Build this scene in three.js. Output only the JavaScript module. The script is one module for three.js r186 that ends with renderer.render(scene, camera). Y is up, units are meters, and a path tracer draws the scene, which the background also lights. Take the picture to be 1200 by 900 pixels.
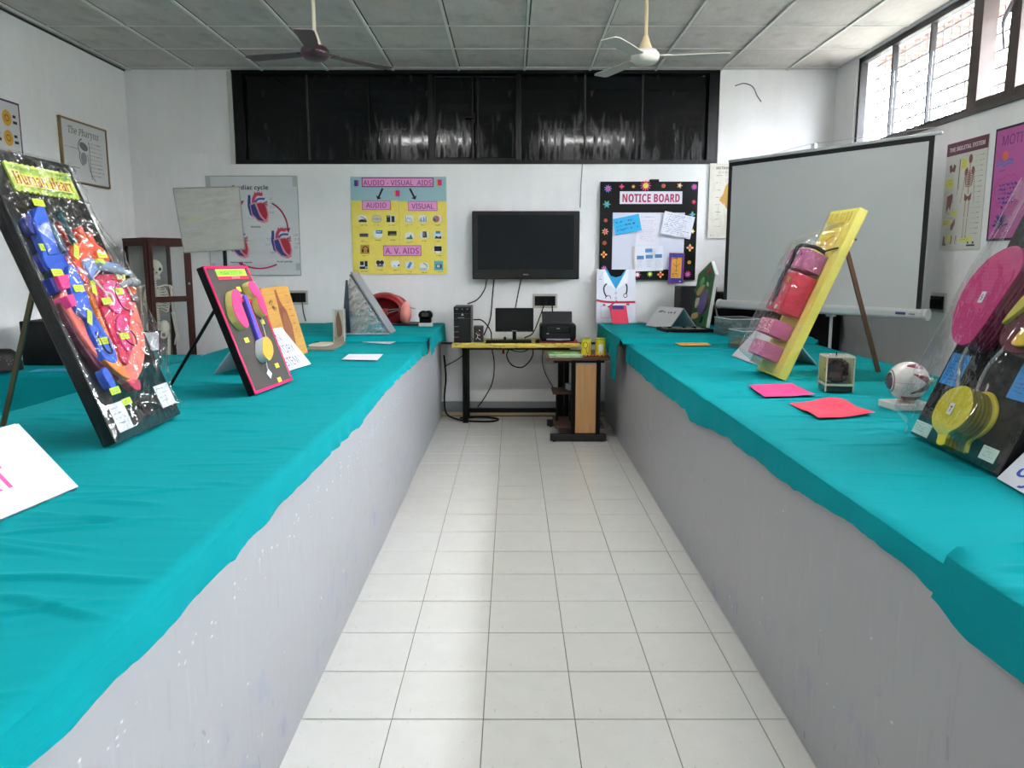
import * as THREE from 'three';
import { RoundedBoxGeometry } from 'three/addons/geometries/RoundedBoxGeometry.js';
import { mergeGeometries, mergeVertices, toCreasedNormals } from 'three/addons/utils/BufferGeometryUtils.js';
import { RectAreaLightUniformsLib } from 'three/addons/lights/RectAreaLightUniformsLib.js';
import { Brush, Evaluator, SUBTRACTION } from 'three-bvh-csg';

// ---------- camera, sky, exposure ----------
const scene = new THREE.Scene();
const camera = new THREE.PerspectiveCamera(52.75, 4 / 3, 0.05, 200);
camera.position.set(0, 1.472, 0);
camera.rotation.set(THREE.MathUtils.degToRad(-8.79), 0, 0);
scene.add(camera);
const renderer = new THREE.WebGLRenderer();
renderer.toneMapping = THREE.LinearToneMapping;
renderer.toneMappingExposure = 1.78;
renderer.shadowMap.enabled = true;
RectAreaLightUniformsLib.init();
scene.background = new THREE.Color().setRGB(56, 58, 61.5);      // bright hazy daylight sky
const TUBE = 112;                                                 // radiance of a lit fluorescent tube

// ---------- helpers ----------
let seed = 7;
const rnd = () => { seed |= 0; seed = (seed + 0x6d2b79f5) | 0; let t = Math.imul(seed ^ (seed >>> 15), 1 | seed); t = (t + Math.imul(t ^ (t >>> 7), 61 | t)) ^ t; return ((t ^ (t >>> 14)) >>> 0) / 4294967296; };
const rr = (a, b) => a + (b - a) * rnd();
const hash = (x, y) => { let h = Math.imul(x, 374761393) + Math.imul(y, 668265263); h = Math.imul(h ^ (h >>> 13), 1274126177); return ((h ^ (h >>> 16)) >>> 0) / 4294967296; };
function vnoise(x, y) {
  const i = Math.floor(x), j = Math.floor(y), u = x - i, v = y - j, s = u * u * (3 - 2 * u), t = v * v * (3 - 2 * v);
  const a = hash(i, j), b = hash(i + 1, j), c = hash(i, j + 1), d = hash(i + 1, j + 1);
  return a + (b - a) * s + (c - a) * t + (a - b - c + d) * s * t;
}
const fbm = (x, y, n = 4) => { let a = 0, k = 0.5, m = 0; for (let o = 0; o < n; o++, k *= 0.5, x = x * 2.03 + 17, y = y * 2.03 + 5) { a += k * vnoise(x, y); m += k; } return a / m; };
const clamp = (v, a = 0, b = 1) => Math.min(b, Math.max(a, v));
const sm = (a, b, x) => { const t = clamp((x - a) / (b - a)); return t * t * (3 - 2 * t); };
const names = new Map();
const numbered = (n) => { const k = names.get(n) ?? 0; names.set(n, k + 1); return k ? n + '_' + String(k).padStart(3, '0') : n; };
function cv(w, h, draw) { const c = document.createElement('canvas'); c.width = w; c.height = h; const g = c.getContext('2d'); draw(g, w, h); const t = new THREE.CanvasTexture(c); t.colorSpace = THREE.SRGBColorSpace; t.magFilter = THREE.LinearFilter; return t; }
function dt(w, h, fn, color = true, repeat = null) {
  const d = new Uint8Array(w * h * 4);
  for (let y = 0; y < h; y++) for (let x = 0; x < w; x++) { const v = fn(x / w, y / h, x, y), o = (y * w + x) * 4; if (Array.isArray(v)) { d[o] = v[0]; d[o + 1] = v[1]; d[o + 2] = v[2]; } else d[o] = d[o + 1] = d[o + 2] = v; d[o + 3] = 255; }
  const t = new THREE.DataTexture(d, w, h); t.magFilter = THREE.LinearFilter; t.wrapS = t.wrapT = THREE.RepeatWrapping; if (color) t.colorSpace = THREE.SRGBColorSpace; if (repeat) t.repeat.set(...repeat); t.needsUpdate = true; return t;
}
const std = (color, roughness = 0.7, o = {}) => new THREE.MeshStandardMaterial({ color, roughness, ...o });
const phy = (color, roughness = 0.5, o = {}) => new THREE.MeshPhysicalMaterial({ color, roughness, ...o });
const film = (roughness = 0.06) => phy('#ffffff', roughness, { transmission: 1, thickness: 0, ior: 1.5, side: THREE.DoubleSide });
function bx(w, h, d, x = 0, y = 0, z = 0, rx = 0, ry = 0, rz = 0) { const g = new THREE.BoxGeometry(w, h, d); if (rx || ry || rz) g.applyMatrix4(new THREE.Matrix4().makeRotationFromEuler(new THREE.Euler(rx, ry, rz))); return g.translate(x, y, z); }
function rb(w, h, d, x = 0, y = 0, z = 0, r = 0.005, s = 2) { return new RoundedBoxGeometry(w, h, d, s, Math.min(r, w / 2.01, h / 2.01, d / 2.01)).translate(x, y, z); }
function cyl(r0, r1, h, x = 0, y = 0, z = 0, n = 20, rx = 0, rz = 0) { const g = new THREE.CylinderGeometry(r0, r1, h, n); if (rx) g.rotateX(rx); if (rz) g.rotateZ(rz); return g.translate(x, y, z); }
function sph(r, x = 0, y = 0, z = 0, sx = 1, sy = 1, sz = 1, n = 20) { return new THREE.SphereGeometry(r, n, Math.ceil(n * 0.7)).scale(sx, sy, sz).translate(x, y, z); }
const V = (a) => new THREE.Vector3(...a);
function rod(a, b, r0, r1 = r0, n = 10) { const A = V(a), B = V(b), d = B.clone().sub(A), g = new THREE.CylinderGeometry(r1, r0, d.length(), n); g.applyQuaternion(new THREE.Quaternion().setFromUnitVectors(new THREE.Vector3(0, 1, 0), d.clone().normalize())); return g.translate(...A.add(B).multiplyScalar(0.5).toArray()); }
function bar(a, b, w, t = w) { const A = V(a), B = V(b), d = B.clone().sub(A), g = new THREE.BoxGeometry(w, d.length(), t); g.applyQuaternion(new THREE.Quaternion().setFromUnitVectors(new THREE.Vector3(0, 1, 0), d.clone().normalize())); return g.translate(...A.add(B).multiplyScalar(0.5).toArray()); }
function tube(pts, r, n = 40, k = 6, closed = false) { return new THREE.TubeGeometry(new THREE.CatmullRomCurve3(pts.map(V), closed, 'centripetal'), n, r, k, closed); }
function lathe(p, n = 28) { return new THREE.LatheGeometry(p.map(([x, y]) => new THREE.Vector2(x, y)), n); }
function outline(pts, smooth = true, n = 40) {
  const v = pts.map(([x, y]) => new THREE.Vector2(x, y));
  if (!smooth) return new THREE.Shape(v);
  return new THREE.Shape(new THREE.CatmullRomCurve3(pts.map(([x, y]) => new THREE.Vector3(x, y, 0)), true, 'centripetal').getPoints(n).slice(0, -1).map((p) => new THREE.Vector2(p.x, p.y)));
}
// an outline with thickness; z0 is its back
function slab(pts, depth, z0 = 0, { smooth = true, bevel = 0.003, n = 40 } = {}) {
  const b = Math.min(bevel, depth * 0.45);
  return new THREE.ExtrudeGeometry(outline(pts, smooth, n), { depth: depth - 2 * b, bevelEnabled: b > 0, bevelThickness: b, bevelSize: b, bevelOffset: -b, bevelSegments: 2 }).translate(0, 0, z0 + b);
}
function fitUV(g, x0, x1, y0, y1) { const p = g.attributes.position, uv = g.attributes.uv; for (let i = 0; i < p.count; i++) uv.setXY(i, (p.getX(i) - x0) / (x1 - x0), (p.getY(i) - y0) / (y1 - y0)); return g; }
// uv in metres from the side that a face looks to
function metric(g) {
  g = g.index ? g.toNonIndexed() : g; const p = g.attributes.position, n = g.attributes.normal, uv = new Float32Array(p.count * 2);
  for (let i = 0; i < p.count; i++) { const ax = Math.abs(n.getX(i)), ay = Math.abs(n.getY(i)), az = Math.abs(n.getZ(i)); uv.set(ay >= ax && ay >= az ? [p.getX(i), p.getZ(i)] : ax >= az ? [p.getZ(i), p.getY(i)] : [p.getX(i), p.getY(i)], i * 2); }
  return g.setAttribute('uv', new THREE.BufferAttribute(uv, 2));
}
function join(gs) {
  if (!Array.isArray(gs)) return gs; if (gs.length === 1) return gs[0];
  return mergeGeometries(gs.map((g) => { g = g.index ? g.toNonIndexed() : g; for (const k of Object.keys(g.attributes)) if (!['position', 'normal', 'uv'].includes(k)) g.deleteAttribute(k); g.groups = []; g.morphAttributes = {}; return g; }));
}
function mesh(name, gs, m, parent = null) { const o = new THREE.Mesh(join(gs), m); o.name = name; o.castShadow = o.receiveShadow = true; if (parent) parent.add(o); return o; }
function tag(o, label, category, group) { o.userData.label = label; o.userData.category = category; if (group) o.userData.group = group; return o; }
function thing(name, label, category, pos = [0, 0, 0], turn = 0, group) { const o = new THREE.Group(); o.name = numbered(name); o.position.set(...pos); o.rotation.y = turn; scene.add(o); return tag(o, label, category, group); }
function single(name, gs, m, label, category, pos = [0, 0, 0], turn = 0, group) { const o = mesh(numbered(name), gs, m, scene); o.position.set(...pos); o.rotation.y = turn; return tag(o, label, category, group); }
function struct(name, gs, m) { const o = gs ? mesh(name, gs, m, scene) : new THREE.Group(); o.name = name; if (!gs) scene.add(o); o.userData.kind = 'structure'; return o; }
// a board that stands on its lower edge and leans back: local x to the viewer's right, y up along the board, z out of its front
function leaning(o, [x, y, z], yaw, tilt) { o.rotation.order = 'YXZ'; o.rotation.set(-THREE.MathUtils.degToRad(tilt), THREE.MathUtils.degToRad(yaw), 0); o.position.set(x, y, z); return o; }
// flat sheet with print on its front (+z); w x h, standing on y = 0 unless moved
function printed(name, w, h, t, tex, edge, parent, x = 0, y = 0, z = 0, rot = 0, rough = 0.6) {
  const e = std(edge, 0.7), f = std('#ffffff', rough, { map: tex });
  const o = new THREE.Mesh(new THREE.BoxGeometry(w, h, t), [e, e, e, e, f, e]); o.name = name; o.position.set(x, y, z + t / 2); o.rotation.z = rot; o.castShadow = o.receiveShadow = true; (parent ?? scene).add(o); return o;
}
function grid(nx, ny, fn) {
  const g = new THREE.PlaneGeometry(1, 1, nx, ny), p = g.attributes.position;
  for (let i = 0; i < p.count; i++) { const v = fn(p.getX(i) + 0.5, p.getY(i) + 0.5); p.setXYZ(i, v[0], v[1], v[2]); }
  g.computeVertexNormals(); return g;
}
const scribble = (g, x, y, w, lines, gap, color, lw = 2, jag = 3) => { g.strokeStyle = color; g.lineWidth = lw; for (let l = 0; l < lines; l++) { g.beginPath(); let px = x, yy = y + l * gap; g.moveTo(px, yy); const end = x + w * rr(0.7, 1); while (px < end) { px += rr(2, 5); if (rnd() < 0.14) { px += 6; g.moveTo(px, yy); } else g.lineTo(px, yy + rr(-jag, jag)); } g.stroke(); } };
const text = (g, s, x, y, size, color, font = 'sans-serif', style = '', align = 'center') => { g.font = `${style} ${size}px ${font}`; g.fillStyle = color; g.textAlign = align; g.textBaseline = 'middle'; g.fillText(s, x, y); };
const poly = (g, pts, color) => { g.fillStyle = color; g.beginPath(); pts.forEach(([x, y], i) => i ? g.lineTo(x, y) : g.moveTo(x, y)); g.closePath(); g.fill(); };

// ---------- shared materials ----------
const MB = {
  white: std('#d9d9d6', 0.6), black: phy('#060607', 0.5, { specularIntensity: 0.4 }), blackMetal: phy('#060606', 0.45, { specularIntensity: 0.4 }), rubber: phy('#08080a', 0.6, { specularIntensity: 0.4 }),
  cream: std('#c9c3b0', 0.6), steel: std('#9a9a9a', 0.35, { metalness: 0.9 }), paper: std('#dfe1ea', 0.75), yellowLabel: std('#d8e63c', 0.7), pink: std('#f0357f', 0.65),
  glass: phy('#ffffff', 0.02, { transmission: 1, thickness: 0, ior: 1.45, side: THREE.DoubleSide }), clear: film(0.05), plastic: film(0.09),
};
const wallTex = dt(512, 512, (u, v, x, y) => { const n = fbm(u * 6, v * 6, 4), s = fbm(u * 60, v * 8, 2); const k = 238 + (n - 0.5) * 12 + (s - 0.5) * 4; return [k, k, k]; }, true, [0.4, 0.4]);
const wallBump = dt(256, 256, (u, v) => 255 * fbm(u * 24, v * 24, 4), false, [1.3, 1.3]);
MB.wall = std('#ffffff', 0.75, { map: wallTex, bumpMap: wallBump, bumpScale: 0.0015 });

// ---------- room ----------
const XL = -3.58, XR = 3.0, ZB = -7.5, ZF = 3.2, HC = 3.245;
// floor: grout bed, one mesh per tile in the aisle, a plain slab under and beyond the counters
const floor = struct('floor', null);
mesh('grout_bed', bx(XR - XL + 0.4, 0.1, ZF - ZB + 0.4, (XL + XR) / 2, -0.055, (ZF + ZB) / 2), std('#6d6b66', 0.9), floor);
{
  const tileTex = (k) => dt(128, 128, (u, v) => { const n = fbm(u * 5 + k * 9, v * 5, 4), s = hash(Math.floor(u * 128) + k * 300, Math.floor(v * 128)); const d = fbm(u * 17 + k, v * 17 + 3, 3) > 0.83 ? -14 : 0; const q = 231 + (n - 0.5) * 7 + (s - 0.5) * 4 + d; return [q, q, q - 6 + k % 2]; });
  const ms = [0, 1, 2, 3].map((k) => phy('#ffffff', 0.24, { map: tileTex(k), clearcoat: 0.2, clearcoatRoughness: 0.2 }));
  const g = new RoundedBoxGeometry(0.2975, 0.012, 0.2975, 1, 0.0012);
  for (let i = -3; i < 4; i++) for (let j = -14; j < 18; j++) {
    const x0 = Math.max(-0.094 + 0.3 * i, -0.7), x1 = Math.min(-0.094 + 0.3 * (i + 1), 0.9), z = -(2.339 + 0.3 * j + 0.15); if (x1 - x0 < 0.02 || z < ZB) continue;
    const t = mesh('floor_tile', g, ms[Math.floor(rnd() * 4)], floor);
    t.position.set((x0 + x1) / 2, -0.006 + rr(-0.0006, 0.0006), z); t.scale.set((x1 - x0 - 0.0025) / 0.2975, 1, 0.2948 / 0.2975); t.rotation.set(rr(-0.001, 0.001), 0, rr(-0.001, 0.001));
  }
  mesh('floor_border', [bx(0.7 + XL * -1 - 1.4, 0.012, ZF - ZB, (XL - 0.7) / 2, -0.006, (ZF + ZB) / 2), bx(XR - 0.9, 0.012, ZF - ZB, (XR + 0.9) / 2, -0.006, (ZF + ZB) / 2)], ms[0], floor);
}
// ceiling: boards laid between battens
const ceiling = struct('ceiling', null);
{
  const pt = (k) => dt(256, 256, (u, v) => { const n = fbm(u * 4 + k * 7, v * 4, 4), f = fbm(u * 40 + k, v * 10, 2), st = sm(0.62, 0.75, fbm(u * 3 + k * 5.3, v * 3 + 2, 3)) * 12; const q = 198 + (n - 0.5) * 22 + (f - 0.5) * 10 - st; return [q + 6, q, q - 5]; });
  const ms = [0, 1, 2].map((k) => std('#ffffff', 0.85, { map: pt(k) })), mb = std('#e2e1dc', 0.6);
  const W = 0.605, D = 0.62, g = new RoundedBoxGeometry(W - 0.004, 0.012, D - 0.004, 1, 0.002);
  mesh('ceiling_slab', bx(XR - XL + 0.5, 0.1, ZF - ZB + 0.5, (XL + XR) / 2, HC + 0.062, (ZF + ZB) / 2), std('#4c4c4a', 0.9), ceiling);
  const xs = []; for (let x = 0.118 - W * 6; x < XR - 0.05; x += W) xs.push(x);
  const edges = [XL, ...xs, XR], zs = [ZB - 0.06, -7.42]; for (let z = -7.42 + D; z < ZF; z += D) zs.push(z); zs.push(ZF);
  for (let i = 0; i + 1 < edges.length; i++) for (let j = 0; j + 1 < zs.length; j++) {
    const w = edges[i + 1] - edges[i], d = zs[j + 1] - zs[j]; if (w < 0.02 || d < 0.02) continue;
    const p = mesh('ceiling_board', g, ms[Math.floor(rnd() * 3)], ceiling); p.position.set((edges[i] + edges[i + 1]) / 2, HC + 0.006 + rr(0, 0.002), (zs[j] + zs[j + 1]) / 2); p.scale.set((w - 0.03) / W, 1, (d - 0.02) / D);
  }
  for (const x of xs) mesh('ceiling_batten', bx(0.02, 0.012, ZF - ZB, x - 0.004, HC - 0.003, (ZF + ZB) / 2), mb, ceiling);
  for (const z of zs.slice(1, -1)) mesh('joint_strip', bx(XR - XL, 0.008, 0.012, (XL + XR) / 2, HC + 0.001, z + 0.003), mb, ceiling);
}
struct('trim_1', [bx(0.012, 0.012, ZF - ZB, XL + 0.006, HC - 0.008, (ZF + ZB) / 2)], std('#3b3b3b', 0.7));
// walls
struct('wall_left', metric(bx(0.2, HC + 0.1, ZF - ZB + 0.4, XL - 0.1, (HC + 0.1) / 2, (ZF + ZB) / 2)), MB.wall);
struct('wall_front', metric(bx(XR - XL, HC + 0.1, 0.2, (XL + XR) / 2, (HC + 0.1) / 2, ZF + 0.1)), MB.wall);
const BX0 = -2.6, BX1 = 1.925, BY0 = 2.4, BY1 = HC;
struct('wall_back', metric(join([
  bx(XR - XL + 0.2, BY0 + 0.03, 0.2, (XL + XR) / 2, BY0 / 2 - 0.015, ZB - 0.1), bx(BX0 - XL, HC - BY0 + 0.1, 0.2, (XL + BX0) / 2, (HC + BY0 + 0.1) / 2, ZB - 0.1),
  bx(XR - BX1 + 0.2, HC - BY0 + 0.1, 0.2, (XR + 0.2 + BX1) / 2, (HC + BY0 + 0.1) / 2, ZB - 0.1), bx(BX1 - BX0, HC + 0.1 - BY1, 0.2, (BX0 + BX1) / 2, (HC + 0.1 + BY1) / 2, ZB - 0.1)])), MB.wall);
const WZ0 = -7.08, WZ1 = 1.6, WY0 = 2.46, WY1 = 3.235;
struct('wall_right', metric(join([
  bx(0.2, WY0 + 0.03, ZF - ZB, XR + 0.1, WY0 / 2 - 0.015, (ZF + ZB) / 2), bx(0.2, HC - WY0 + 0.1, WZ0 - ZB, XR + 0.1, (HC + WY0 + 0.1) / 2, (WZ0 + ZB) / 2),
  bx(0.2, HC - WY0 + 0.1, ZF - WZ1, XR + 0.1, (HC + WY0 + 0.1) / 2, (ZF + WZ1) / 2), bx(0.2, HC + 0.1 - WY1, WZ1 - WZ0, XR + 0.1, (HC + 0.1 + WY1) / 2, (WZ0 + WZ1) / 2)])), MB.wall);
struct('trim_2', bx(1.6, 0.018, 0.02, 0.1, 0.715, ZB + 0.01), std('#1d1d1f', 0.6));
struct('baseboard_back', bx(1.62, 0.1, 0.015, 0.1, 0.09, ZB + 0.0075), std('#85898c', 0.6));
struct('trim_3', bx(1.62, 0.035, 0.03, 0.1, 0.0175, ZB + 0.015), std('#c7b795', 0.7));
struct('trim_4', [bx(0.035, 0.83, 0.03, BX0 - 0.012, 2.815, ZB + 0.004)], std('#c4c4c0', 0.7));

// black painted clerestory in the back wall
{
  const w = struct('window_1', null);
  const br = dt(512, 512, (u, v) => { const a = fbm(u * 70, v * 5, 3), b = fbm(u * 9, v * 9, 4); return 255 * clamp(0.55 * a + 0.45 * b); }, false, [1.1, 1.1]);
  const rg = dt(256, 256, (u, v) => { const a = fbm(u * 30, v * 4 + 9, 3), b = fbm(u * 5, v * 5, 3); const k = clamp(0.07 + 0.28 * sm(0.5, 0.85, 0.6 * a + 0.5 * b)); return 255 * k; }, false, [1.3, 1.3]);
  const paint = phy('#020306', 1, { specularIntensity: 0.8, roughnessMap: rg, bumpMap: br, bumpScale: 0.0006 }), fr = phy('#030407', 0.25, { specularIntensity: 0.6, bumpMap: br, bumpScale: 0.0008 }), worn = std('#242527', 0.5);
  const xs = [-2.5, -1.917, -1.341, -0.76, -0.351, 0.059, 0.684, 1.221, 1.83], Y0 = BY0 + 0.04, Y1 = BY1 - 0.03;
  mesh('window_frame', [bx(0.1, BY1 - BY0, 0.1, BX0 + 0.05, (BY0 + BY1) / 2, ZB - 0.06), bx(0.095, BY1 - BY0, 0.1, BX1 - 0.0475, (BY0 + BY1) / 2, ZB - 0.06), bx(BX1 - BX0, 0.04, 0.09, (BX0 + BX1) / 2, BY0 + 0.02, ZB - 0.05), bx(BX1 - BX0, 0.03, 0.09, (BX0 + BX1) / 2, BY1 - 0.015, ZB - 0.05)], fr, w);
  for (let i = 0; i + 1 < xs.length; i++) {
    const a = xs[i], b = xs[i + 1]; const p = mesh('window_panel', metric(rb(b - a - 0.012, Y1 - Y0 - 0.004, 0.012, (a + b) / 2, (Y0 + Y1) / 2, ZB - 0.085 + rr(-0.002, 0.002), 0.003)), paint, w); p.rotation.y = 0;
    if (i === 3 || i === 4) { const fx = 0.028; mesh('casement_frame', [rb(fx, Y1 - Y0, 0.03, a + 0.03, (Y0 + Y1) / 2, ZB - 0.07, 0.008), rb(fx, Y1 - Y0, 0.03, b - 0.02, (Y0 + Y1) / 2, ZB - 0.07, 0.008), rb(b - a, fx, 0.03, (a + b) / 2, Y0 + 0.016, ZB - 0.07, 0.008), rb(b - a, fx, 0.03, (a + b) / 2, Y1 - 0.016, ZB - 0.07, 0.008)], fr, w); }
  }
  mesh('backing_board', bx(BX1 - BX0 + 0.2, BY1 - BY0 + 0.2, 0.03, (BX0 + BX1) / 2, (BY0 + BY1) / 2, ZB - 0.22), std('#101114', 0.8), w);  // unseen board added to stop sky light leaking between the panels
  for (const x of [-0.76, 0.059]) mesh('mullion', rb(0.055, Y1 - Y0, 0.07, x, (Y0 + Y1) / 2, ZB - 0.055, 0.006), fr, w);
  for (const x of [-1.917, -1.341, 0.684, 1.221]) mesh('mullion', rb(0.016, Y1 - Y0, 0.03, x, (Y0 + Y1) / 2, ZB - 0.072, 0.005), x > 0 || x < -1.5 ? worn : fr, w);
  mesh('handle', [rb(0.02, 0.1, 0.02, -0.352, 2.82, ZB - 0.045, 0.006), rb(0.1, 0.018, 0.018, -0.392, 2.83, ZB - 0.035, 0.006)], fr, w);
}
// daylight clerestory in the right wall: frames, panes, grilles
{
  const fr = std('#1e1d20', 0.5), gr = std('#8a8792', 0.6), wood = std('#4a3f3d', 0.6), H = WY1 - WY0, yc = (WY0 + WY1) / 2, X0 = XR + 0.05;
  const pane = phy('#f4f6f8', 0.02, { transmission: 1, thickness: 0, ior: 1.45, side: THREE.DoubleSide });
  let n = 2;
  const grille = (z0, z1, parent) => { const gs = []; for (let y = WY0 + 0.06; y < WY1 - 0.02; y += 0.108) gs.push(bx(0.01, 0.012, z1 - z0, XR + 0.17, y, (z0 + z1) / 2)); for (let z = z0 + 0.05; z < z1 - 0.02; z += 0.112) gs.push(bx(0.01, H, 0.012, XR + 0.178, yc, z)); const m = mesh('grille', gs, gr, parent); m.userData.kind = 'stuff'; };
  const fixed = (z0) => {
    const w = struct('window_' + n++, null), z1 = z0 + 1.74;
    mesh('window_frame', [bx(0.06, 0.035, 1.74, X0, WY0 + 0.0175, z0 + 0.87), bx(0.06, 0.045, 1.74, X0, WY1 - 0.022, z0 + 0.87), bx(0.06, H, 0.045, X0, yc, z0 + 0.022), bx(0.06, H, 0.03, X0, yc, z1 - 0.015)], fr, w);
    for (const k of [1, 2]) mesh('mullion', bx(0.04, H - 0.08, 0.022, X0, yc - 0.005, z0 + 0.02 + k * 0.57), fr, w);
    for (let k = 0; k < 3; k++) mesh('pane', bx(0.004, H - 0.08, 0.545, X0, yc - 0.005, z0 + 0.305 + k * 0.57), pane, w);
    grille(z0, z1, w); return z1;
  };
  const casement = (z0, open) => {
    const w = struct('window_' + n++, null), z1 = z0 + 0.96;
    mesh('window_frame', [bx(0.09, 0.06, 0.96, X0, WY0 + 0.03, z0 + 0.48), bx(0.09, 0.045, 0.96, X0, WY1 - 0.022, z0 + 0.48), bx(0.1, H, 0.11, X0, yc, z0 + 0.055), bx(0.1, H, 0.1, X0, yc, z0 + 0.45), bx(0.1, H, 0.1, X0, yc, z1 - 0.05)], wood, w);
    if (!open) for (const k of [0, 1]) mesh('pane', bx(0.004, H - 0.1, 0.33, X0, yc, z0 + 0.26 + k * 0.4), pane, w);
    else mesh('stay_bar', [rod([XR - 0.06, 2.9, z0 + 0.42], [XR - 0.02, 3.02, z0 + 0.44], 0.012), rod([XR - 0.06, 2.9, z0 + 0.42], [XR + 0.02, 2.78, z0 + 0.33], 0.006)], std('#5d5d66', 0.5), w);
    grille(z0, z1, w); return z1;
  };
  let z = WZ0; z = fixed(z); z = casement(z, true); z = fixed(z); z = casement(z, false); z = fixed(z);
  struct('trim_6', metric(bx(0.12, H, WZ1 - z, XR + 0.06, yc, (z + WZ1) / 2)), MB.wall);
  struct('trim_5', metric(bx(0.24, 0.03, WZ1 - WZ0, XR + 0.1, WY0 - 0.012, (WZ0 + WZ1) / 2)), std('#55504e', 0.7));
}
// outdoors beyond the right wall: roof overhang with ribs, ground, trees
{
  const eave = struct('roof_overhang', null), m = std('#94766a', 0.8);
  mesh('soffit', bx(0.34, 0.05, 9.6, XR + 0.37, WY1 + 0.03, -2.7), m, eave);
  for (let z = -7.3; z < 2; z += 0.16) mesh('rib', rb(0.34, 0.04, 0.05, XR + 0.37, WY1 - 0.005, z, 0.015), m, eave);
  struct('ground', bx(60, 0.1, 60, XR + 30.4, -0.7, -5), std('#77756a', 0.9));
  const bark = std('#6a5238', 0.9), leaf = std('#6a6a55', 0.8);
  const tree = (x, z, h, r, label) => {
    const t = thing('tree', label, 'tree', [x, -0.65, z], 0, 'trees outside the windows'); mesh('trunk', rod([0, 0, 0], [0.2, h * 0.7, 0.1], 0.2, 0.1), bark, t);
    const gs = []; for (let i = 0; i < 44; i++) { const g = new THREE.IcosahedronGeometry(r * rr(0.24, 0.44), 2), p = g.attributes.position; for (let k = 0; k < p.count; k++) { const q = 0.75 + 0.5 * vnoise(p.getX(k) * 9 + i, p.getY(k) * 9 + p.getZ(k) * 7); p.setXYZ(k, p.getX(k) * q, p.getY(k) * q, p.getZ(k) * q); } const a = rr(0, 6.28), q = r * Math.sqrt(rnd()) * 0.8; gs.push(g.translate(Math.cos(a) * q, h * rr(0.4, 1.02), Math.sin(a) * q)); }
    const gg = join(gs); gg.computeVertexNormals(); mesh('foliage', gg, leaf, t);
  };
  struct('sky_blocking_wall', metric(bx(0.25, 4.3, 40, 8.0, 1.45, -8)), std('#7d7a72', 0.9));  // wall added to keep low sky light out of the room
  for (let i = 0; i < 5; i++) tree(11.2 + rr(-0.3, 0.3), -19 + i * 5.2, 6.4 + rr(-0.4, 0.4), 1.85, 'sunlit leafy tree in the row outside the right-hand windows');
}
// fluorescent tubes under the ceiling (out of frame; far pair mirrored in the black panels, near pair added to brighten the near end)
{
  const glow = std('#ffffff', 0.4, { emissive: '#ffffff', emissiveIntensity: 14 });
  for (const [x, z, label] of [[-1.12, -4.15, 'lit white tube light on ceiling above the left counter'], [1.02, -4.15, 'lit white tube light on ceiling above the right counter'], [-1.5, -0.9, 'added unseen tube light on ceiling nearest the camera, left side'], [1.3, -0.9, 'added unseen tube light on ceiling nearest the camera, right side']]) {
    const t = thing('tube_light', label, 'lamp', [x, HC, z], 0, 'ceiling tube lights');
    mesh('housing', rb(1.24, 0.05, 0.06, 0, -0.025, 0, 0.008), MB.white, t);
    for (const s of [-1, 1]) mesh('lamp_holder', rb(0.025, 0.06, 0.04, s * 0.61, -0.07, 0, 0.006), MB.white, t);
    mesh('tube', cyl(0.014, 0.014, 1.19, 0, -0.085, 0, 14, 0, Math.PI / 2), glow, t);
    const l = new THREE.RectAreaLight('#fffcfa', TUBE, 1.18, 0.03); l.position.set(x, HC - 0.102, z); l.lookAt(x, 0, z); scene.add(l);
  }
}

// ---------- counters and cloths ----------
const TOP = 0.864, FAR = 0.912;
const faceTex = (chips, k) => cv(2048, 400, (g, w, h) => {
  g.fillStyle = '#a8a9ac'; g.fillRect(0, 0, w, h);
  for (let i = 0; i < 900; i++) { const x = rr(0, w), y = rr(-20, h), l = rr(10, 90); g.strokeStyle = rnd() < 0.5 ? `rgba(190,191,194,${rr(0.05, 0.22)})` : `rgba(132,133,140,${rr(0.04, 0.16)})`; g.lineWidth = rr(0.6, 3); g.beginPath(); g.moveTo(x, y); g.lineTo(x + rr(-2, 2), y + l); g.stroke(); }
  for (let i = 0; i < 60; i++) { const x = rr(0, w), y = rr(h * 0.55, h); g.fillStyle = `rgba(142,146,176,${rr(0.06, 0.2)})`; for (let q = 0; q < 5; q++) { g.beginPath(); g.ellipse(x + rr(-14, 14), y + rr(-14, 14), rr(1, 9), rr(4, 24), rr(-0.3, 0.3), 0, 6.3); g.fill(); } }
  for (let i = 0; i < 70; i++) { g.strokeStyle = `rgba(96,97,106,${rr(0.12, 0.4)})`; g.lineWidth = rr(0.8, 3); const x = rr(0, w), y = rr(h * 0.3, h * 0.95); g.beginPath(); g.moveTo(x, y); g.lineTo(x + rr(-4, 4), y + rr(4, 26)); g.stroke(); }
  for (const [x, y] of chips) { g.fillStyle = 'rgba(240,240,242,0.95)'; g.beginPath(); g.ellipse(x * w, y * h, rr(0.4, 1.3), rr(0.6, 2.2), rr(-0.5, 0.5), 0, 6.3); g.fill(); if (rnd() < 0.2) { g.strokeStyle = 'rgba(225,226,228,0.5)'; g.lineWidth = 0.8; g.beginPath(); g.moveTo(x * w, y * h); g.lineTo(x * w + rr(-1, 1), y * h + rr(5, 26)); g.stroke(); } }
});
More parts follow.
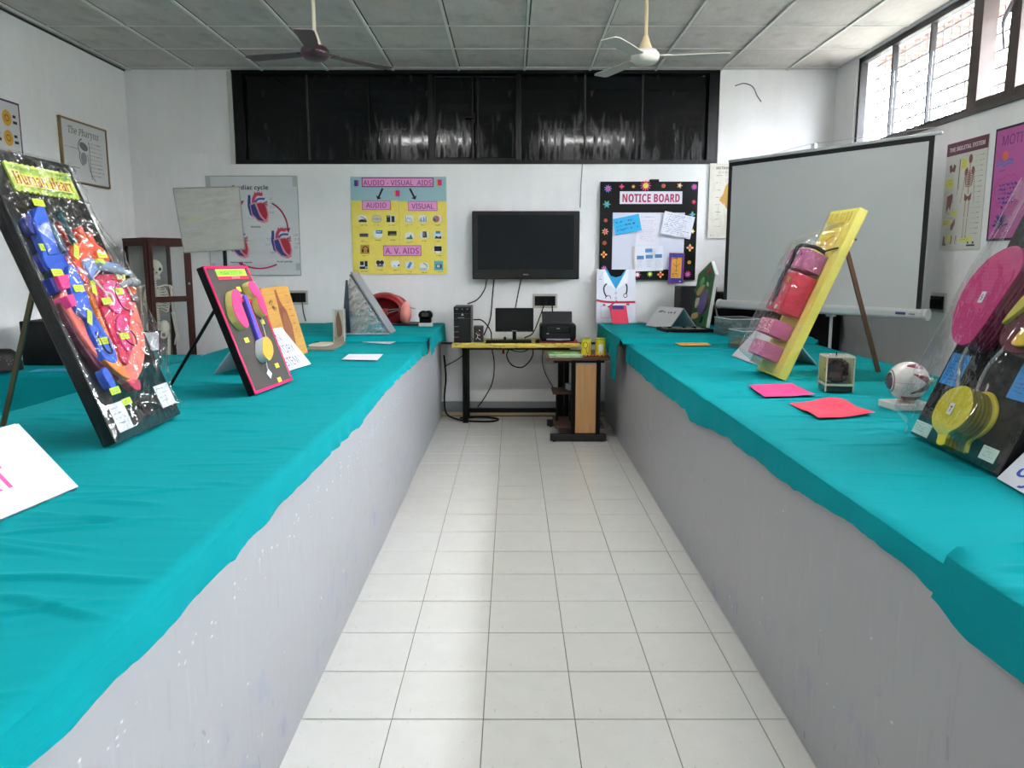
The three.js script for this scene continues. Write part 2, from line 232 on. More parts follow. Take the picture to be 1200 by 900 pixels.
{
  // chips run along a crack below the top of the left counter, and down one line of the right one
  const L = []; for (let i = 0; i < 210; i++) L.push([rnd(), 0.175 + 0.03 * Math.sin(i) + rr(-0.02, 0.02)]); for (let i = 0; i < 40; i++) L.push([rnd(), rr(0.2, 0.9)]);
  const R = []; for (let i = 0; i < 60; i++) R.push([0.30 + rr(-0.003, 0.003), rr(0.1, 0.95)]); for (let i = 0; i < 70; i++) R.push([rnd(), rr(0.15, 0.95)]); for (let i = 0; i < 30; i++) R.push([0.78 + rr(-0.01, 0.01), rr(0.3, 0.9)]);
  const z0 = -7.47, z1 = 0.9, len = z1 - z0;
  const build = (name, label, xf, xb, dir, chips) => {
    const t = thing(name, label, 'counter', [0, 0, 0]);
    const w = Math.abs(xf - xb) - 0.1, xc = (xf + xb) / 2 - dir * 0.05;
    mesh('base', bx(w, 0.80, len, xc, 0.4, (z0 + z1) / 2), std('#8d8e90', 0.6), t);
    const fb = dt(256, 64, (u, v) => 255 * fbm(u * 40, v * 6, 4), false, [3, 1]);
    const f = new THREE.PlaneGeometry(len, 0.80, 240, 24), p = f.attributes.position; for (let i = 0; i < p.count; i++) p.setZ(i, 0.012 * (fbm(p.getX(i) * 1.1 + xf * 9, p.getY(i) * 1.5, 3) - 0.5)); f.computeVertexNormals();
    f.rotateY(dir * Math.PI / 2).translate(xf - dir * 0.003, 0.4, (z0 + z1) / 2);
    const face = mesh('plaster_face', [f], phy('#ffffff', 0.42, { map: faceTex(chips, xf), bumpMap: fb, bumpScale: 0.002, side: THREE.DoubleSide }), t);
    mesh('end_face', bx(0.1, 0.8, 0.01, xf - dir * 0.055, 0.4, z1), std('#8d8e90', 0.6), t);
    mesh('counter_top', rb(Math.abs(xf - xb) - 0.004, 0.06, len, (xf + xb) / 2 - dir * 0.002, 0.83, (z0 + z1) / 2, 0.01), std('#8a8a8a', 0.7), t);
  };
  build('counter', 'long grey plastered counter on the left of the aisle', -0.685, -2.06, 1, L);
  build('counter', 'long grey plastered counter on the right of the aisle', 0.9, 2.3, -1, R);
  const dark = std('#15161a', 0.7);
  single('riser_board', rb(1.38, 0.046, 1.36, 0, 0.023, 0, 0.006), dark, 'dark board raising the far end of the left counter under cloth', 'board', [-1.355, 0.861, -6.78]);
  single('riser_board', rb(1.44, 0.046, 1.5, 0, 0.023, 0, 0.006), dark, 'dark board raising the far end of the right counter under cloth', 'board', [1.57, 0.861, -6.72]);
}
const weave = dt(256, 256, (u, v, x, y) => 128 + 50 * (((x >> 1) + (y >> 1)) % 2 ? 1 : -1) * 0.3 + 150 * (fbm(u * 22, v * 34, 4) - 0.5), false, [1.6, 1.6]);
const clothTex = dt(256, 256, (u, v) => { const n = fbm(u * 5, v * 9, 4) - 0.5; return [0, 146 + n * 12, 152 + n * 12]; }, true, [0.7, 0.7]);
MB.cloth = phy('#ffffff', 0.9, { specularIntensity: 0.25, map: clothTex, bumpMap: weave, bumpScale: 0.0028, side: THREE.DoubleSide });
const lerpList = (l, z) => { if (z >= l[0][0]) return l[0][1]; for (let i = 0; i + 1 < l.length; i++) if (z <= l[i][0] && z >= l[i + 1][0]) return l[i][1] + (l[i + 1][1] - l[i][1]) * (l[i][0] - z) / (l[i][0] - l[i + 1][0]); return l[l.length - 1][1]; };
// a cloth over a counter: dir = +1 when its hem shows on the +x side
const clothFolds = (k, x0, x1, za, zb) => { const out = [], n = Math.round((za - zb) * 13); let s = Math.round(k * 7919) | 1; const q = () => { s = Math.imul(s ^ (s >>> 15), 2246822519) + 1013904223 | 0; return ((s ^ (s >>> 13)) >>> 0) / 4294967296; }; for (let i = 0; i < n; i++) { const a = x0 + (x1 - x0) * q(), l = 0.08 + 0.4 * q() * q(); out.push([za + (zb - za) * q(), a, Math.min(x1, a + l), 0.005 + 0.007 * q() * q(), 0.008 + 0.008 * q(), (q() - 0.5) * 0.9]); } return out; };
function clothGeo({ xf, xb, za, zb, y, hem, dir, back = 0.18, k = 0, folds = [], ends = [0, 0], nz, nx = 120, amp = 0.0065, bulge = 0.012 }) {
  const W = Math.abs(xf - xb); folds = [...folds, ...clothFolds(k, Math.min(xf, xb) + 0.05, Math.max(xf, xb) - 0.05, za, zb)].sort((a, b) => a[0] - b[0]); nz = Math.round((za - zb) / 0.0075);
  return grid(nx, nz, (s, t) => {
    const z = za + (zb - za) * t, h = typeof hem === 'function' ? hem(z) : lerpList(hem, z), df = y - h + 0.008 * (fbm(z * 4 + k, 3 + k, 3) - 0.5) + 0.007 * (fbm(z * 22 + k, 7, 2) - 0.5), q = s < 0.08 ? s / 0.08 * back : s < 0.8 ? back + (s - 0.08) / 0.72 * W : back + W + (s - 0.8) / 0.2 * df;
    const n = (fbm(z * 2.1 + k * 3, q * 0.9 + k, 3) - 0.5) * amp * 1.6;
    if (q < back) return [xb - dir * (0.012 + 0.012 * Math.sin(z * 17 + k) * (1 - q / back)), y - back + q, z];
    if (q < back + W) {
      const u = q - back, x = xb + dir * u, e = Math.min(u, W - u), rnd2 = e < 0.006 ? -0.003 * (1 - e / 0.006) : 0;
      const cr = 1 - Math.abs(2 * fbm(x * 1.3 + k, z * 7 + k * 2 + fbm(x * 2, z * 2, 2) * 1.2, 3) - 1), c2 = Math.max(0, cr - 0.83) / 0.17;
      let f = 0; for (const [fz, x0, x1, a, wd, sl = 0] of folds) { if (Math.abs(z - fz) > 0.35 || x < x0 - 0.1 || x > x1 + 0.1) continue; const fade = sm(x0 - 0.08, x0 + 0.05, x) * (1 - sm(x1 - 0.05, x1 + 0.08, x)), d0 = (z - fz - sl * (x - x0) - 0.03 * (vnoise(x * 5 + fz, 1) - 0.5)) / wd, d = d0 > 0 ? d0 * 1.8 : d0 * 0.7; f += a * fade * Math.exp(-d * d); }
      let lift = 0; if (ends[0] && z > za - 0.06) lift += ends[0] * sm(za - 0.06, za, z); if (ends[1] && z < zb + 0.06) lift += ends[1] * (1 - sm(zb, zb + 0.06, z));
      return [x, y + rnd2 + Math.max(0, n + 0.002) + c2 * amp * 0.25 + f + lift, z];
    }
    const d = q - back - W, r = d / Math.max(df, 0.01), wv = 0.004 * Math.sin(z * 21 + 9 * vnoise(z * 2 + k, 2)) * r + 0.010 * (fbm(z * 5 + k, r, 2) - 0.5) * r;
    return [xf + dir * (0.003 + bulge * r + wv), y - d - 0.003, z];
  });
}
{
  const add = (label, o) => single('tablecloth', clothGeo(o), MB.cloth, label, 'tablecloth', [0, 0, 0], 0, 'teal tablecloths');
  add('teal tablecloth covering the near length of the left counter', { xf: -0.672, xb: -2.085, za: 0.95, zb: -6.09, y: TOP, dir: 1, nz: 640, k: 1.3, hem: [[-0.9, 0.805], [-1.28, 0.79], [-1.6, 0.785], [-2.2, 0.80], [-3.2, 0.785], [-3.9, 0.81], [-4.3, 0.822], [-5.7, 0.80], [-6.2, 0.775]],
    folds: [[-1.42, -2.0, -0.72, 0.009, 0.014], [-1.33, -1.8, -0.74, 0.004, 0.012], [-1.98, -1.35, -0.85, 0.005, 0.012, -0.1], [-2.08, -1.2, -0.95, 0.004, 0.012, 0.12], [-2.3, -1.0, -0.8, 0.004, 0.01], [-3.3, -1.2, -0.8, 0.005, 0.012, 0.1], [-4.2, -1.1, -0.75, 0.005, 0.014, -0.15], [-4.6, -1.3, -0.8, 0.005, 0.014], [-1.75, -1.1, -0.8, 0.004, 0.012, -0.1]] });
  add('dark teal tablecloth over the raised far end of the left counter', { xf: -0.65, xb: -2.085, za: -6.03, zb: -7.46, y: FAR, dir: 1, ends: [-0.044, 0], nz: 160, k: 5.1, hem: (z) => 0.775 - 0.03 * Math.sin(z * 4), folds: [[-6.5, -2, -0.7, 0.004, 0.012], [-7.0, -2, -0.7, 0.004, 0.012]] });
  add('teal tablecloth over the raised far end of the right counter', { xf: 0.83, xb: 2.325, za: -5.89, zb: -7.46, y: FAR, dir: -1, ends: [-0.044, 0], nz: 170, k: 8.3, bulge: 0.01, hem: (z) => (z > -6.5 ? 0.56 + 0.26 * sm(-6.25, -6.5, z) + 0.3 * sm(-6.05, -5.95, z) : 0.75 + 0.02 * Math.sin(z * 7)), folds: [[-6.4, 0.9, 2.2, 0.004, 0.012], [-6.9, 0.9, 2.2, 0.004, 0.012]] });
  add('teal tablecloth on the right counter between the bunched hem and the far end', { xf: 0.89, xb: 2.325, za: -3.40, zb: -5.96, y: TOP, dir: -1, nz: 240, k: 11.7, ends: [0, 0.0], hem: [[-3.38, 0.745], [-3.76, 0.71], [-3.85, 0.75], [-4.65, 0.73], [-6, 0.735]], folds: [[-3.52, 0.95, 2.2, 0.008, 0.014], [-4.6, 1.0, 2.0, 0.004, 0.012], [-5.3, 1.0, 2.2, 0.006, 0.012], [-5.6, 1.0, 2.2, 0.005, 0.012, 0.1]] });
  add('teal tablecloth on the right counter under the eye model and pink sheets', { xf: 0.889, xb: 2.325, za: -1.44, zb: -3.46, y: TOP + 0.004, dir: -1, nz: 200, k: 14.2, hem: [[-1.4, 0.80], [-1.53, 0.80], [-1.78, 0.815], [-2.07, 0.807], [-2.31, 0.785], [-2.46, 0.785], [-3.1, 0.775], [-3.4, 0.75]], folds: [[-2.55, 1.1, 1.7, 0.005, 0.012], [-2.2, 1.05, 1.5, 0.004, 0.012, 0.2], [-3.05, 1.0, 1.6, 0.005, 0.014, 0.1], [-2.8, 1.0, 1.9, 0.004, 0.01]] });
  add('teal tablecloth bunched over the nearest end of the right counter', { xf: 0.885, xb: 2.33, za: 0.95, zb: -1.5, y: TOP + 0.028, dir: -1, nz: 220, k: 17.9, ends: [0, 0.012], amp: 0.012, hem: (z) => 0.775 + 0.015 * Math.sin(z * 5) + 0.04 * sm(-1.35, -1.5, z), bulge: 0.022, folds: [[-1.3, 0.95, 1.6, 0.016, 0.03, 0.4], [-1.42, 0.95, 1.4, 0.012, 0.02, 0.3]] });
}

// ---------- back wall ----------
const ON = ZB + 0.006;
{ // cardiac cycle poster
  const heart = (g, x, y, s) => { g.save(); g.translate(x, y); g.scale(s, s);
    poly(g, [[-30, -62], [-18, -62], [-18, 0], [-10, 40], [-24, 30], [-34, -10]], '#2d3f8f'); g.strokeStyle = '#c8405c'; g.lineWidth = 15; g.beginPath(); g.moveTo(-4, -20); g.bezierCurveTo(-12, -70, 30, -75, 34, -58); g.stroke();
    for (let i = 0; i < 4; i++) poly(g, [[-2 + i * 11, -66], [4 + i * 11, -80], [8 + i * 11, -66]], '#c8405c'); g.strokeStyle = '#3d59a8'; g.lineWidth = 10; g.beginPath(); g.moveTo(2, -20); g.bezierCurveTo(8, -48, 26, -46, 50, -44); g.stroke();
    poly(g, [[-24, -20], [0, -28], [34, -30], [58, -6], [66, 30], [60, 62], [42, 70], [10, 60], [-16, 30]], '#d98a9c'); poly(g, [[-20, -14], [0, -22], [8, 0], [24, 40], [44, 60], [14, 54], [-12, 26]], '#2b3a86'); poly(g, [[10, -22], [34, -26], [54, -4], [60, 28], [52, 54], [36, 40], [20, 12]], '#b22337');
    g.strokeStyle = '#a01f33'; g.lineWidth = 4; for (let i = 0; i < 4; i++) { g.beginPath(); g.moveTo(40, -24 + i * 4); g.lineTo(62, -34 + i * 7); g.stroke(); } g.restore(); };
  const arrow = (g, a, c, b, s) => { g.strokeStyle = '#a31d46'; g.lineWidth = 16; g.beginPath(); g.moveTo(...a); g.quadraticCurveTo(...c, ...b); g.stroke(); const t = Math.atan2(b[1] - c[1], b[0] - c[0]); poly(g, [[b[0] + 46 * Math.cos(t), b[1] + 46 * Math.sin(t)], [b[0] + 24 * Math.cos(t + 1.6), b[1] + 24 * Math.sin(t + 1.6)], [b[0] + 24 * Math.cos(t - 1.6), b[1] + 24 * Math.sin(t - 1.6)]], '#a31d46'); };
  const tex = cv(900, 960, (g, w, h) => {
    g.fillStyle = '#cfd3d5'; g.fillRect(0, 0, w, h); g.strokeStyle = '#9aa3a4'; g.lineWidth = 8; g.strokeRect(4, 4, w - 8, h - 8); for (let i = 0; i < 260; i++) { g.fillStyle = `rgba(${rnd() < 0.5 ? '186,194,193' : '226,229,231'},${rr(0.05, 0.15)})`; g.fillRect(rr(0, w), rr(0, h), rr(20, 160), rr(1, 7)); }
    for (const [x, y] of [[24, 26], [876, 26], [24, 930], [876, 930]]) { g.fillStyle = '#aebab8'; g.fillRect(x - 26, y - 22, 52, 100 * (y < 500 ? 1 : -0.7)); }
    text(g, 'Cardiac cycle', 430, 112, 58, '#17181c', 'sans-serif', 'bold'); heart(g, 470, 310, 2.05); heart(g, 685, 650, 2.05); heart(g, 260, 650, 2.05); 
    arrow(g, [640, 262], [770, 330], [786, 500]); arrow(g, [660, 850], [480, 930], [320, 850]); arrow(g, [140, 560], [160, 360], [330, 260]);
    text(g, 'Diastole', 470, 486, 24, '#222', 'sans-serif', 'bold'); text(g, 'Atrial systole', 740, 822, 24, '#222', 'sans-serif', 'bold'); text(g, 'Ventricular systole', 310, 830, 24, '#222', 'sans-serif', 'bold');
    for (const [x, y] of [[600, 210], [620, 250], [620, 290], [610, 340], [840, 560], [850, 600], [850, 640], [840, 680], [560, 600], [560, 650], [600, 730], [400, 400], [130, 640], [130, 690]]) scribble(g, x, y, 56, 2, 12, '#3a3b40', 2, 2);
  });
  const g = new THREE.BoxGeometry(0.868, 0.93, 0.003, 1, 60, 1), p = g.attributes.position; for (let i = 0; i < p.count; i++) p.setZ(i, p.getZ(i) + 0.004 * Math.max(0, Math.cos(p.getY(i) * 55)) + 0.002); g.computeVertexNormals();
  const e = std('#b9bdbd', 0.7); const o = new THREE.Mesh(g, [e, e, e, e, std('#ffffff', 0.5, { map: tex }), e]); o.name = numbered('wall_poster'); o.castShadow = o.receiveShadow = true; o.position.set(-2.451, 1.829, ON); scene.add(o); tag(o, 'white cardiac cycle poster with two hearts and red arrows', 'poster');
}
{ // audio-visual aids chart: blue and yellow sheet with raised pink title strips
  const t = thing('chart_board', 'yellow and blue audio-visual aids chart with pink title strips', 'chart', [-1.07, 1.38, ON]);
  const W = 0.903, Hh = 0.905;
  const icon = (g, x, y, k) => {
    const bg = ['#e6e2dc', '#e3d9b8', '#dfe0e0', '#e8e8e8', '#e8e8e8', '#e6e4e0', '#dcdcd4', '#dfe8f0', '#d9d2b4', '#e8e8e8', '#e4e4e4', '#cfe0e8', '#c58d3c', '#e8e8e8', '#dcdcdc', '#e0e0e0', '#e4e4e4', '#e0e4e8', '#e4e6e6', '#5fb4c8'][k];
    if (![1, 6, 8, 12, 19].includes(k)) { g.fillStyle = bg; g.beginPath(); g.ellipse(x, y, 50, 42, 0, 0, 6.3); g.fill(); g.fillRect(x - 44, y - 36, 88, 72); }
    const c = '#22262c'; g.fillStyle = c; g.strokeStyle = c; g.lineWidth = 5;
    const B = (a, b, w, h, col = c) => { g.fillStyle = col; g.fillRect(x + a, y + b, w, h); };
    switch (k) {
      case 0: B(-42, 12, 86, 22); poly(g, [[x - 30, y + 6], [x + 36, y - 2], [x + 40, y + 8], [x - 24, y + 14]], '#3a3c40'); g.beginPath(); g.moveTo(x - 22, y - 24); g.lineTo(x + 26, y - 6); g.stroke(); break;
      case 1: g.fillStyle = '#cfc8b4'; g.beginPath(); g.ellipse(x, y, 50, 38, 0, 0, 6.3); g.fill(); g.strokeStyle = '#8a8674'; g.lineWidth = 3; g.stroke(); g.beginPath(); g.ellipse(x, y, 17, 13, 0, 0, 6.3); g.stroke(); g.beginPath(); g.moveTo(x - 50, y); g.lineTo(x + 50, y); g.stroke(); break;
      case 2: B(-46, -36, 40, 70); B(6, -30, 34, 64, '#2f3238'); B(-40, -30, 28, 12, '#8c9094'); break;
      case 3: g.lineWidth = 3; g.beginPath(); g.moveTo(x - 36, y - 30); g.lineTo(x - 36, y + 30); g.lineTo(x + 38, y + 30); g.stroke(); g.strokeStyle = '#5a6470'; g.beginPath(); [[-30, 16], [-14, -16], [-4, 4], [8, -12], [22, 14], [34, 6]].forEach(([a, b], i) => i ? g.lineTo(x + a, y + b) : g.moveTo(x + a, y + b)); g.stroke(); break;
      case 4: for (let i = 0; i < 6; i++) { const h = [30, 46, 20, 54, 38, 60][i]; B(-38 + i * 13, 32 - h, 8, h, i % 2 ? '#46689c' : '#7a90b0'); } break;
      case 5: g.fillStyle = '#c96846'; g.beginPath(); g.arc(x - 12, y, 36, 0, 6.3); g.fill(); poly(g, [[x - 12, y], [x - 46, y - 12], [x - 46, y + 16], [x - 22, y + 34]], '#4d6a94'); poly(g, [[x - 12, y], [x - 12, y - 36], [x - 40, y - 22]], '#8d959a'); break;
      case 6: B(-46, -16, 92, 34, '#2c2f34'); for (let i = 0; i < 4; i++) B(-38 + i * 22, -6, 14, 14, '#70757a'); break;
      case 7: B(-22, -38, 70, 34, '#3c78ac'); B(-14, -26, 50, 8, '#cfe0ec'); break;
      case 8: B(-48, -28, 94, 48, '#2a2724'); B(-30, 0, 76, 20, '#7b6b58'); break;
      case 9: poly(g, [[x - 40, y + 32], [x - 20, y + 6], [x - 4, y + 12], [x + 16, y - 22], [x + 24, y - 2], [x + 40, y + 32]], '#2e8b5c'); break;
      case 10: poly(g, [[x - 16, y - 34], [x + 24, y - 36], [x + 30, y + 30], [x - 18, y + 32]], '#4c4640'); B(-8, -24, 12, 40, '#8f8270'); break;
      case 11: B(-22, -42, 48, 26, '#4a7ba0'); poly(g, [[x - 36, y + 36], [x - 20, y + 6], [x + 6, y + 20], [x + 36, y + 10], [x + 38, y + 38]], '#272c30'); break;
      case 12: B(-48, -48, 96, 96, '#c58d3c'); g.strokeStyle = '#15130f'; g.lineWidth = 8; g.beginPath(); g.arc(x + 6, y - 2, 30, Math.PI, 0); g.stroke(); g.fillStyle = '#15130f'; g.beginPath(); g.ellipse(x - 24, y + 14, 10, 20, 0, 0, 6.3); g.ellipse(x + 34, y + 14, 10, 20, 0, 0, 6.3); g.fill(); break;
      case 13: B(-40, -34, 80, 52, '#15171b'); g.lineWidth = 3; g.beginPath(); g.moveTo(x - 30, y + 18); g.lineTo(x - 34, y + 42); g.moveTo(x + 30, y + 18); g.lineTo(x + 34, y + 42); g.stroke(); break;
      case 14: B(-40, -40, 40, 40); B(10, -44, 30, 60); B(-46, 14, 60, 26); B(18, 24, 20, 14, '#555'); break;
      case 15: g.beginPath(); g.arc(x - 20, y - 14, 22, 0, 6.3); g.arc(x + 20, y - 14, 22, 0, 6.3); g.fill(); B(-32, 8, 64, 24, '#6b6e70'); break;
      case 16: g.fillStyle = '#f0f0ee'; g.beginPath(); g.ellipse(x, y, 52, 34, 0, 0, 6.3); g.fill(); poly(g, [[x - 20, y + 10], [x + 4, y + 26], [x - 10, y + 28]], '#3b70a0'); poly(g, [[x + 20, y + 20], [x + 44, y - 4], [x + 46, y + 14], [x + 30, y + 26]], '#33383c'); break;
      case 17: poly(g, [[x - 26, y + 22], [x + 6, y - 38], [x + 30, y - 24], [x - 2, y + 36]], '#4a90c4'); break;
      case 18: g.lineWidth = 6; g.beginPath(); g.moveTo(x + 30, y + 10); g.lineTo(x + 26, y - 16); g.lineTo(x - 10, y - 36); g.stroke(); B(-44, 16, 70, 26, '#aac3d0'); break;
      default: B(-48, -50, 96, 100, '#58b0c6'); B(-28, -14, 60, 42, '#2f3c44'); B(-20, -8, 34, 28, '#c9d4d6');
    } };
  const tex = cv(1024, 1024, (g, w, h) => {
    g.fillStyle = '#9cc2c8'; g.fillRect(0, 0, w, 262); g.fillStyle = '#f0dc62'; g.fillRect(0, 246, w / 2, h); g.fillRect(w / 2, 256, w / 2, h);
    for (let i = 0; i < 500; i++) { g.fillStyle = `rgba(255,240,140,${rr(0.02, 0.09)})`; g.fillRect(rr(0, w), rr(250, h), rr(10, 80), rr(10, 80)); g.fillStyle = `rgba(200,170,40,${rr(0.02, 0.06)})`; g.fillRect(rr(0, w), rr(256, h), rr(6, 50), rr(6, 50)); }
    g.strokeStyle = 'rgba(120,110,50,0.5)'; g.lineWidth = 2; g.beginPath(); g.moveTo(512, 0); g.lineTo(514, h); g.stroke();
    const arrow = (x, y, x2, y2) => { g.strokeStyle = '#101318'; g.lineWidth = 20; g.beginPath(); g.moveTo(x, y); g.lineTo(x2, y2); g.stroke(); const a = Math.atan2(y2 - y, x2 - x); poly(g, [[x2 + 22 * Math.cos(a), y2 + 22 * Math.sin(a)], [x2 + 34 * Math.cos(a + 1.9), y2 + 34 * Math.sin(a + 1.9)], [x2 + 34 * Math.cos(a - 1.9), y2 + 34 * Math.sin(a - 1.9)]], '#101318'); };
    arrow(344, 122, 296, 218); arrow(634, 122, 682, 218);
    for (const [x, y, c] of [[42, 36, '#22409c'], [930, 30, '#e0206c'], [480, 142, '#e8207c']]) { g.fillStyle = c; g.fillRect(x, y, 46, 62); g.fillStyle = x < 100 ? '#d0307c' : '#e8b048'; g.fillRect(x + (x < 100 ? 30 : -12), y, 14, 62); }
    const xs = [120, 272, 424, 620, 770, 922], y1 = 440, y2 = 610;
    [[0, 120, y1], [1, 272, y1], [2, 424, y1], [3, 620, y1], [4, 770, y1], [5, 922, y1], [6, 130, y2], [7, 282, y2 - 12], [8, 436, y2 - 14], [9, 620, y2 + 12], [10, 780, y2 - 4], [11, 926, y2], [12, 136, 762], [13, 926, 762], [14, 120, 930], [15, 296, 915], [16, 462, 918], [17, 614, 930], [18, 774, 944], [19, 930, 935]].forEach(([k, x, y]) => { icon(g, x, y, k); scribble(g, x - 34, y + 66, 84, 1, 10, '#5d4a1c', 3, 4); });
  });
  printed('chart_sheet', W, Hh, 0.006, tex, '#c9b848', t, 0, Hh / 2, 0);
  const strip = (s, w, h, x, y, size) => printed('title_strip', w, h, 0.008, cv(512, Math.round(512 * h / w), (g, a, b) => { g.fillStyle = '#ee9ad0'; g.fillRect(0, 0, a, b); g.strokeStyle = '#7c2f6c'; g.lineWidth = 6; g.strokeRect(3, 3, a - 6, b - 6); text(g, s, a / 2, b / 2 + 4, size, '#5a1d66', 'sans-serif', ''); }), '#a8589c', t, x, y, 0.006);
  strip('AUDIO - VISUAL  AIDS', 0.675, 0.087, -0.005, Hh - 0.052, 50); strip('AUDIO', 0.27, 0.085, -0.21, Hh - 0.262, 120); strip('VISUAL', 0.275, 0.087, 0.227, Hh - 0.27, 120); strip('A. V. AIDS', 0.36, 0.098, 0.025, Hh - 0.685, 104);
}
{ // television
  const t = thing('television', 'black flat-screen television mounted on the white back wall', 'television', [0.13, 1.331, ZB]);
  mesh('wall_mount', bx(0.4, 0.3, 0.06, 0, 0.32, 0.03), MB.black, t);
  mesh('casing', rb(1.01, 0.633, 0.05, 0, 0.3165, 0.085, 0.012), phy('#050506', 0.25, { clearcoat: 0.4, clearcoatRoughness: 0.08 }), t);
  const s = mesh('screen', rb(0.90, 0.505, 0.006, 0, 0.345, 0.111, 0.002), phy('#0c1014', 0.16, { specularIntensity: 0.8 }), t);
  mesh('brand_mark', bx(0.05, 0.012, 0.002, 0, 0.045, 0.111), std('#7d8084', 0.4), t); mesh('indicator', cyl(0.004, 0.004, 0.003, -0.455, 0.055, 0.111, 10, Math.PI / 2), std('#803030', 0.4), t);
}
{ // notice board
  const t = thing('notice_board', 'black notice board with flower stickers and pinned papers', 'notice board', [1.29, 1.323, ON]);
  const W = 0.917, Hh = 0.916, zx = (x) => -W / 2 + (x - 22) / 762 * W, zy = (y) => Hh - (y - 62) / 778 * Hh;
  const bm = dt(128, 128, (u, v) => 255 * fbm(u * 8, v * 8, 4), false);
  mesh('backing', rb(W, Hh, 0.03, 0, Hh / 2, 0.015, 0.006), phy('#060608', 0.5, { specularIntensity: 0.4, bumpMap: bm, bumpScale: 0.004 }), t);
  mesh('clip', rb(0.09, 0.03, 0.035, zx(440), Hh + 0.005, 0.02, 0.006), MB.black, t);
  mesh('white_sheet', bx(0.68, 0.53, 0.004, (zx(117) + zx(690)) / 2, (zy(305) + zy(755)) / 2, 0.032), std('#cdd0de', 0.75), t);
  printed('title_panel', 0.585, 0.115, 0.014, cv(1024, 200, (g, w, h) => { g.fillStyle = '#d8d6e0'; g.fillRect(0, 0, w, h); g.lineWidth = 8; g.strokeStyle = '#d98aa4'; g.font = 'bold 168px sans-serif'; g.textAlign = 'center'; g.textBaseline = 'middle'; g.save(); g.translate(w / 2, h / 2 + 8); g.scale(0.78, 1.05); g.strokeText('NOTICE BOARD', 0, 0); g.fillStyle = '#9d1f4f'; g.fillText('NOTICE BOARD', 0, 0); g.restore(); }), '#101012', t, (zx(170) + zx(660)) / 2, (zy(140) + zy(238)) / 2, 0.032);
  const cols = { p: '#e8468c', y: '#e9cf45', o: '#e08a2e', g: '#3db45c', b: '#6f8ee0', r: '#d8294a', w: '#e8e0d0', l: '#b36bd0' };
  const flower = (x, y, s, n, a, b) => { const pts = []; for (let i = 0; i < n * 8; i++) { const q = i / (n * 8) * 6.283, r = s * (0.72 + 0.28 * Math.cos(q * n)); pts.push([zx(x) + r * Math.cos(q), zy(y) + r * Math.sin(q)]); } const f = mesh('flower_sticker', slab(pts, 0.004, 0.031, { smooth: false, bevel: 0.001 }), std(cols[a], 0.6), t); mesh('flower_centre', [cyl(s * 0.45, s * 0.5, 0.004, 0, 0, 0, 14, Math.PI / 2).translate(zx(x), zy(y), 0.037)], std(cols[b], 0.6), f); };
  [[80, 118, 0.036, 9, 'b', 'p'], [186, 102, 0.026, 4, 'r', 'p'], [277, 102, 0.018, 12, 'o', 'y'], [372, 94, 0.052, 12, 'p', 'y'], [512, 96, 0.022, 8, 'o', 'r'], [638, 94, 0.028, 5, 'o', 'w'], [752, 104, 0.03, 9, 'l', 'p'], [72, 240, 0.036, 6, 'g', 'b'], [66, 366, 0.02, 8, 'o', 'r'], [64, 454, 0.032, 7, 'y', 'p'], [60, 544, 0.022, 8, 'o', 'r'], [56, 636, 0.032, 4, 'y', 'r'], [60, 748, 0.028, 7, 'l', 'p'], [752, 222, 0.022, 8, 'r', 'p'], [744, 320, 0.03, 4, 'g', 'b'], [734, 582, 0.034, 4, 'y', 'p'], [733, 698, 0.02, 10, 'y', 'o'], [724, 793, 0.034, 9, 'p', 'l'], [324, 797, 0.034, 8, 'p', 'w'], [424, 792, 0.03, 8, 'g', 'y'], [508, 796, 0.032, 4, 'y', 'r'], [750, 452, 0.022, 5, 'y', 'w']].forEach((a) => flower(...a));
  const note = (name, label, w, h, x, y, rot, tex, edge = '#cfd2da', z = 0.036) => { const o = printed(numbered(name), w, h, 0.003, tex, edge, null, 1.29 + zx(x), 1.323 + zy(y), ON + z, rot, 0.75); tag(o, label, 'notice', 'papers on the notice board'); };
  note('pinned_notice', 'bright blue handwritten slip pinned on the notice board', 0.25, 0.155, 235, 400, 0.2, cv(256, 160, (g, w, h) => { g.fillStyle = '#2ba3d6'; g.fillRect(0, 0, w, h); scribble(g, 20, 40, 220, 3, 38, '#12356c', 4, 7); }), '#2590c0', 0.041);
  note('pinned_notice', 'curled white typed sheet in the middle of the notice board', 0.22, 0.29, 400, 440, -0.03, cv(256, 340, (g, w, h) => { g.fillStyle = '#d7d6e2'; g.fillRect(0, 0, w, h); scribble(g, 40, 30, 170, 1, 10, '#5a4a6a', 3, 2); scribble(g, 30, 70, 190, 16, 15, '#a88aa0', 2, 3); }));
  note('pinned_notice', 'tilted white handwritten sheet on the upper right of the notice board', 0.29, 0.21, 628, 404, -0.2, cv(320, 230, (g, w, h) => { g.fillStyle = '#dadbe6'; g.fillRect(0, 0, w, h); scribble(g, 24, 24, 270, 11, 18, '#39407c', 2.5, 4); }), '#cfd2da', 0.045);
  note('pinned_notice', 'white sheet with blue organisation boxes low on the notice board', 0.285, 0.235, 405, 668, 0.03, cv(320, 260, (g, w, h) => { g.fillStyle = '#d8dbe6'; g.fillRect(0, 0, w, h); g.fillStyle = '#c4b8a8'; g.fillRect(0, 0, 22, h); for (const [x, y] of [[130, 28], [40, 98], [134, 92], [232, 88]]) { g.fillStyle = '#4d7fb4'; g.fillRect(x, y, 76, 38); scribble(g, x + 6, y + 19, 60, 1, 9, '#2c5484', 2, 3); } for (const x of [44, 138, 236]) scribble(g, x, 150, 62, 5, 16, '#8b93a8', 2, 2); }), '#cfd2da', 0.0405);
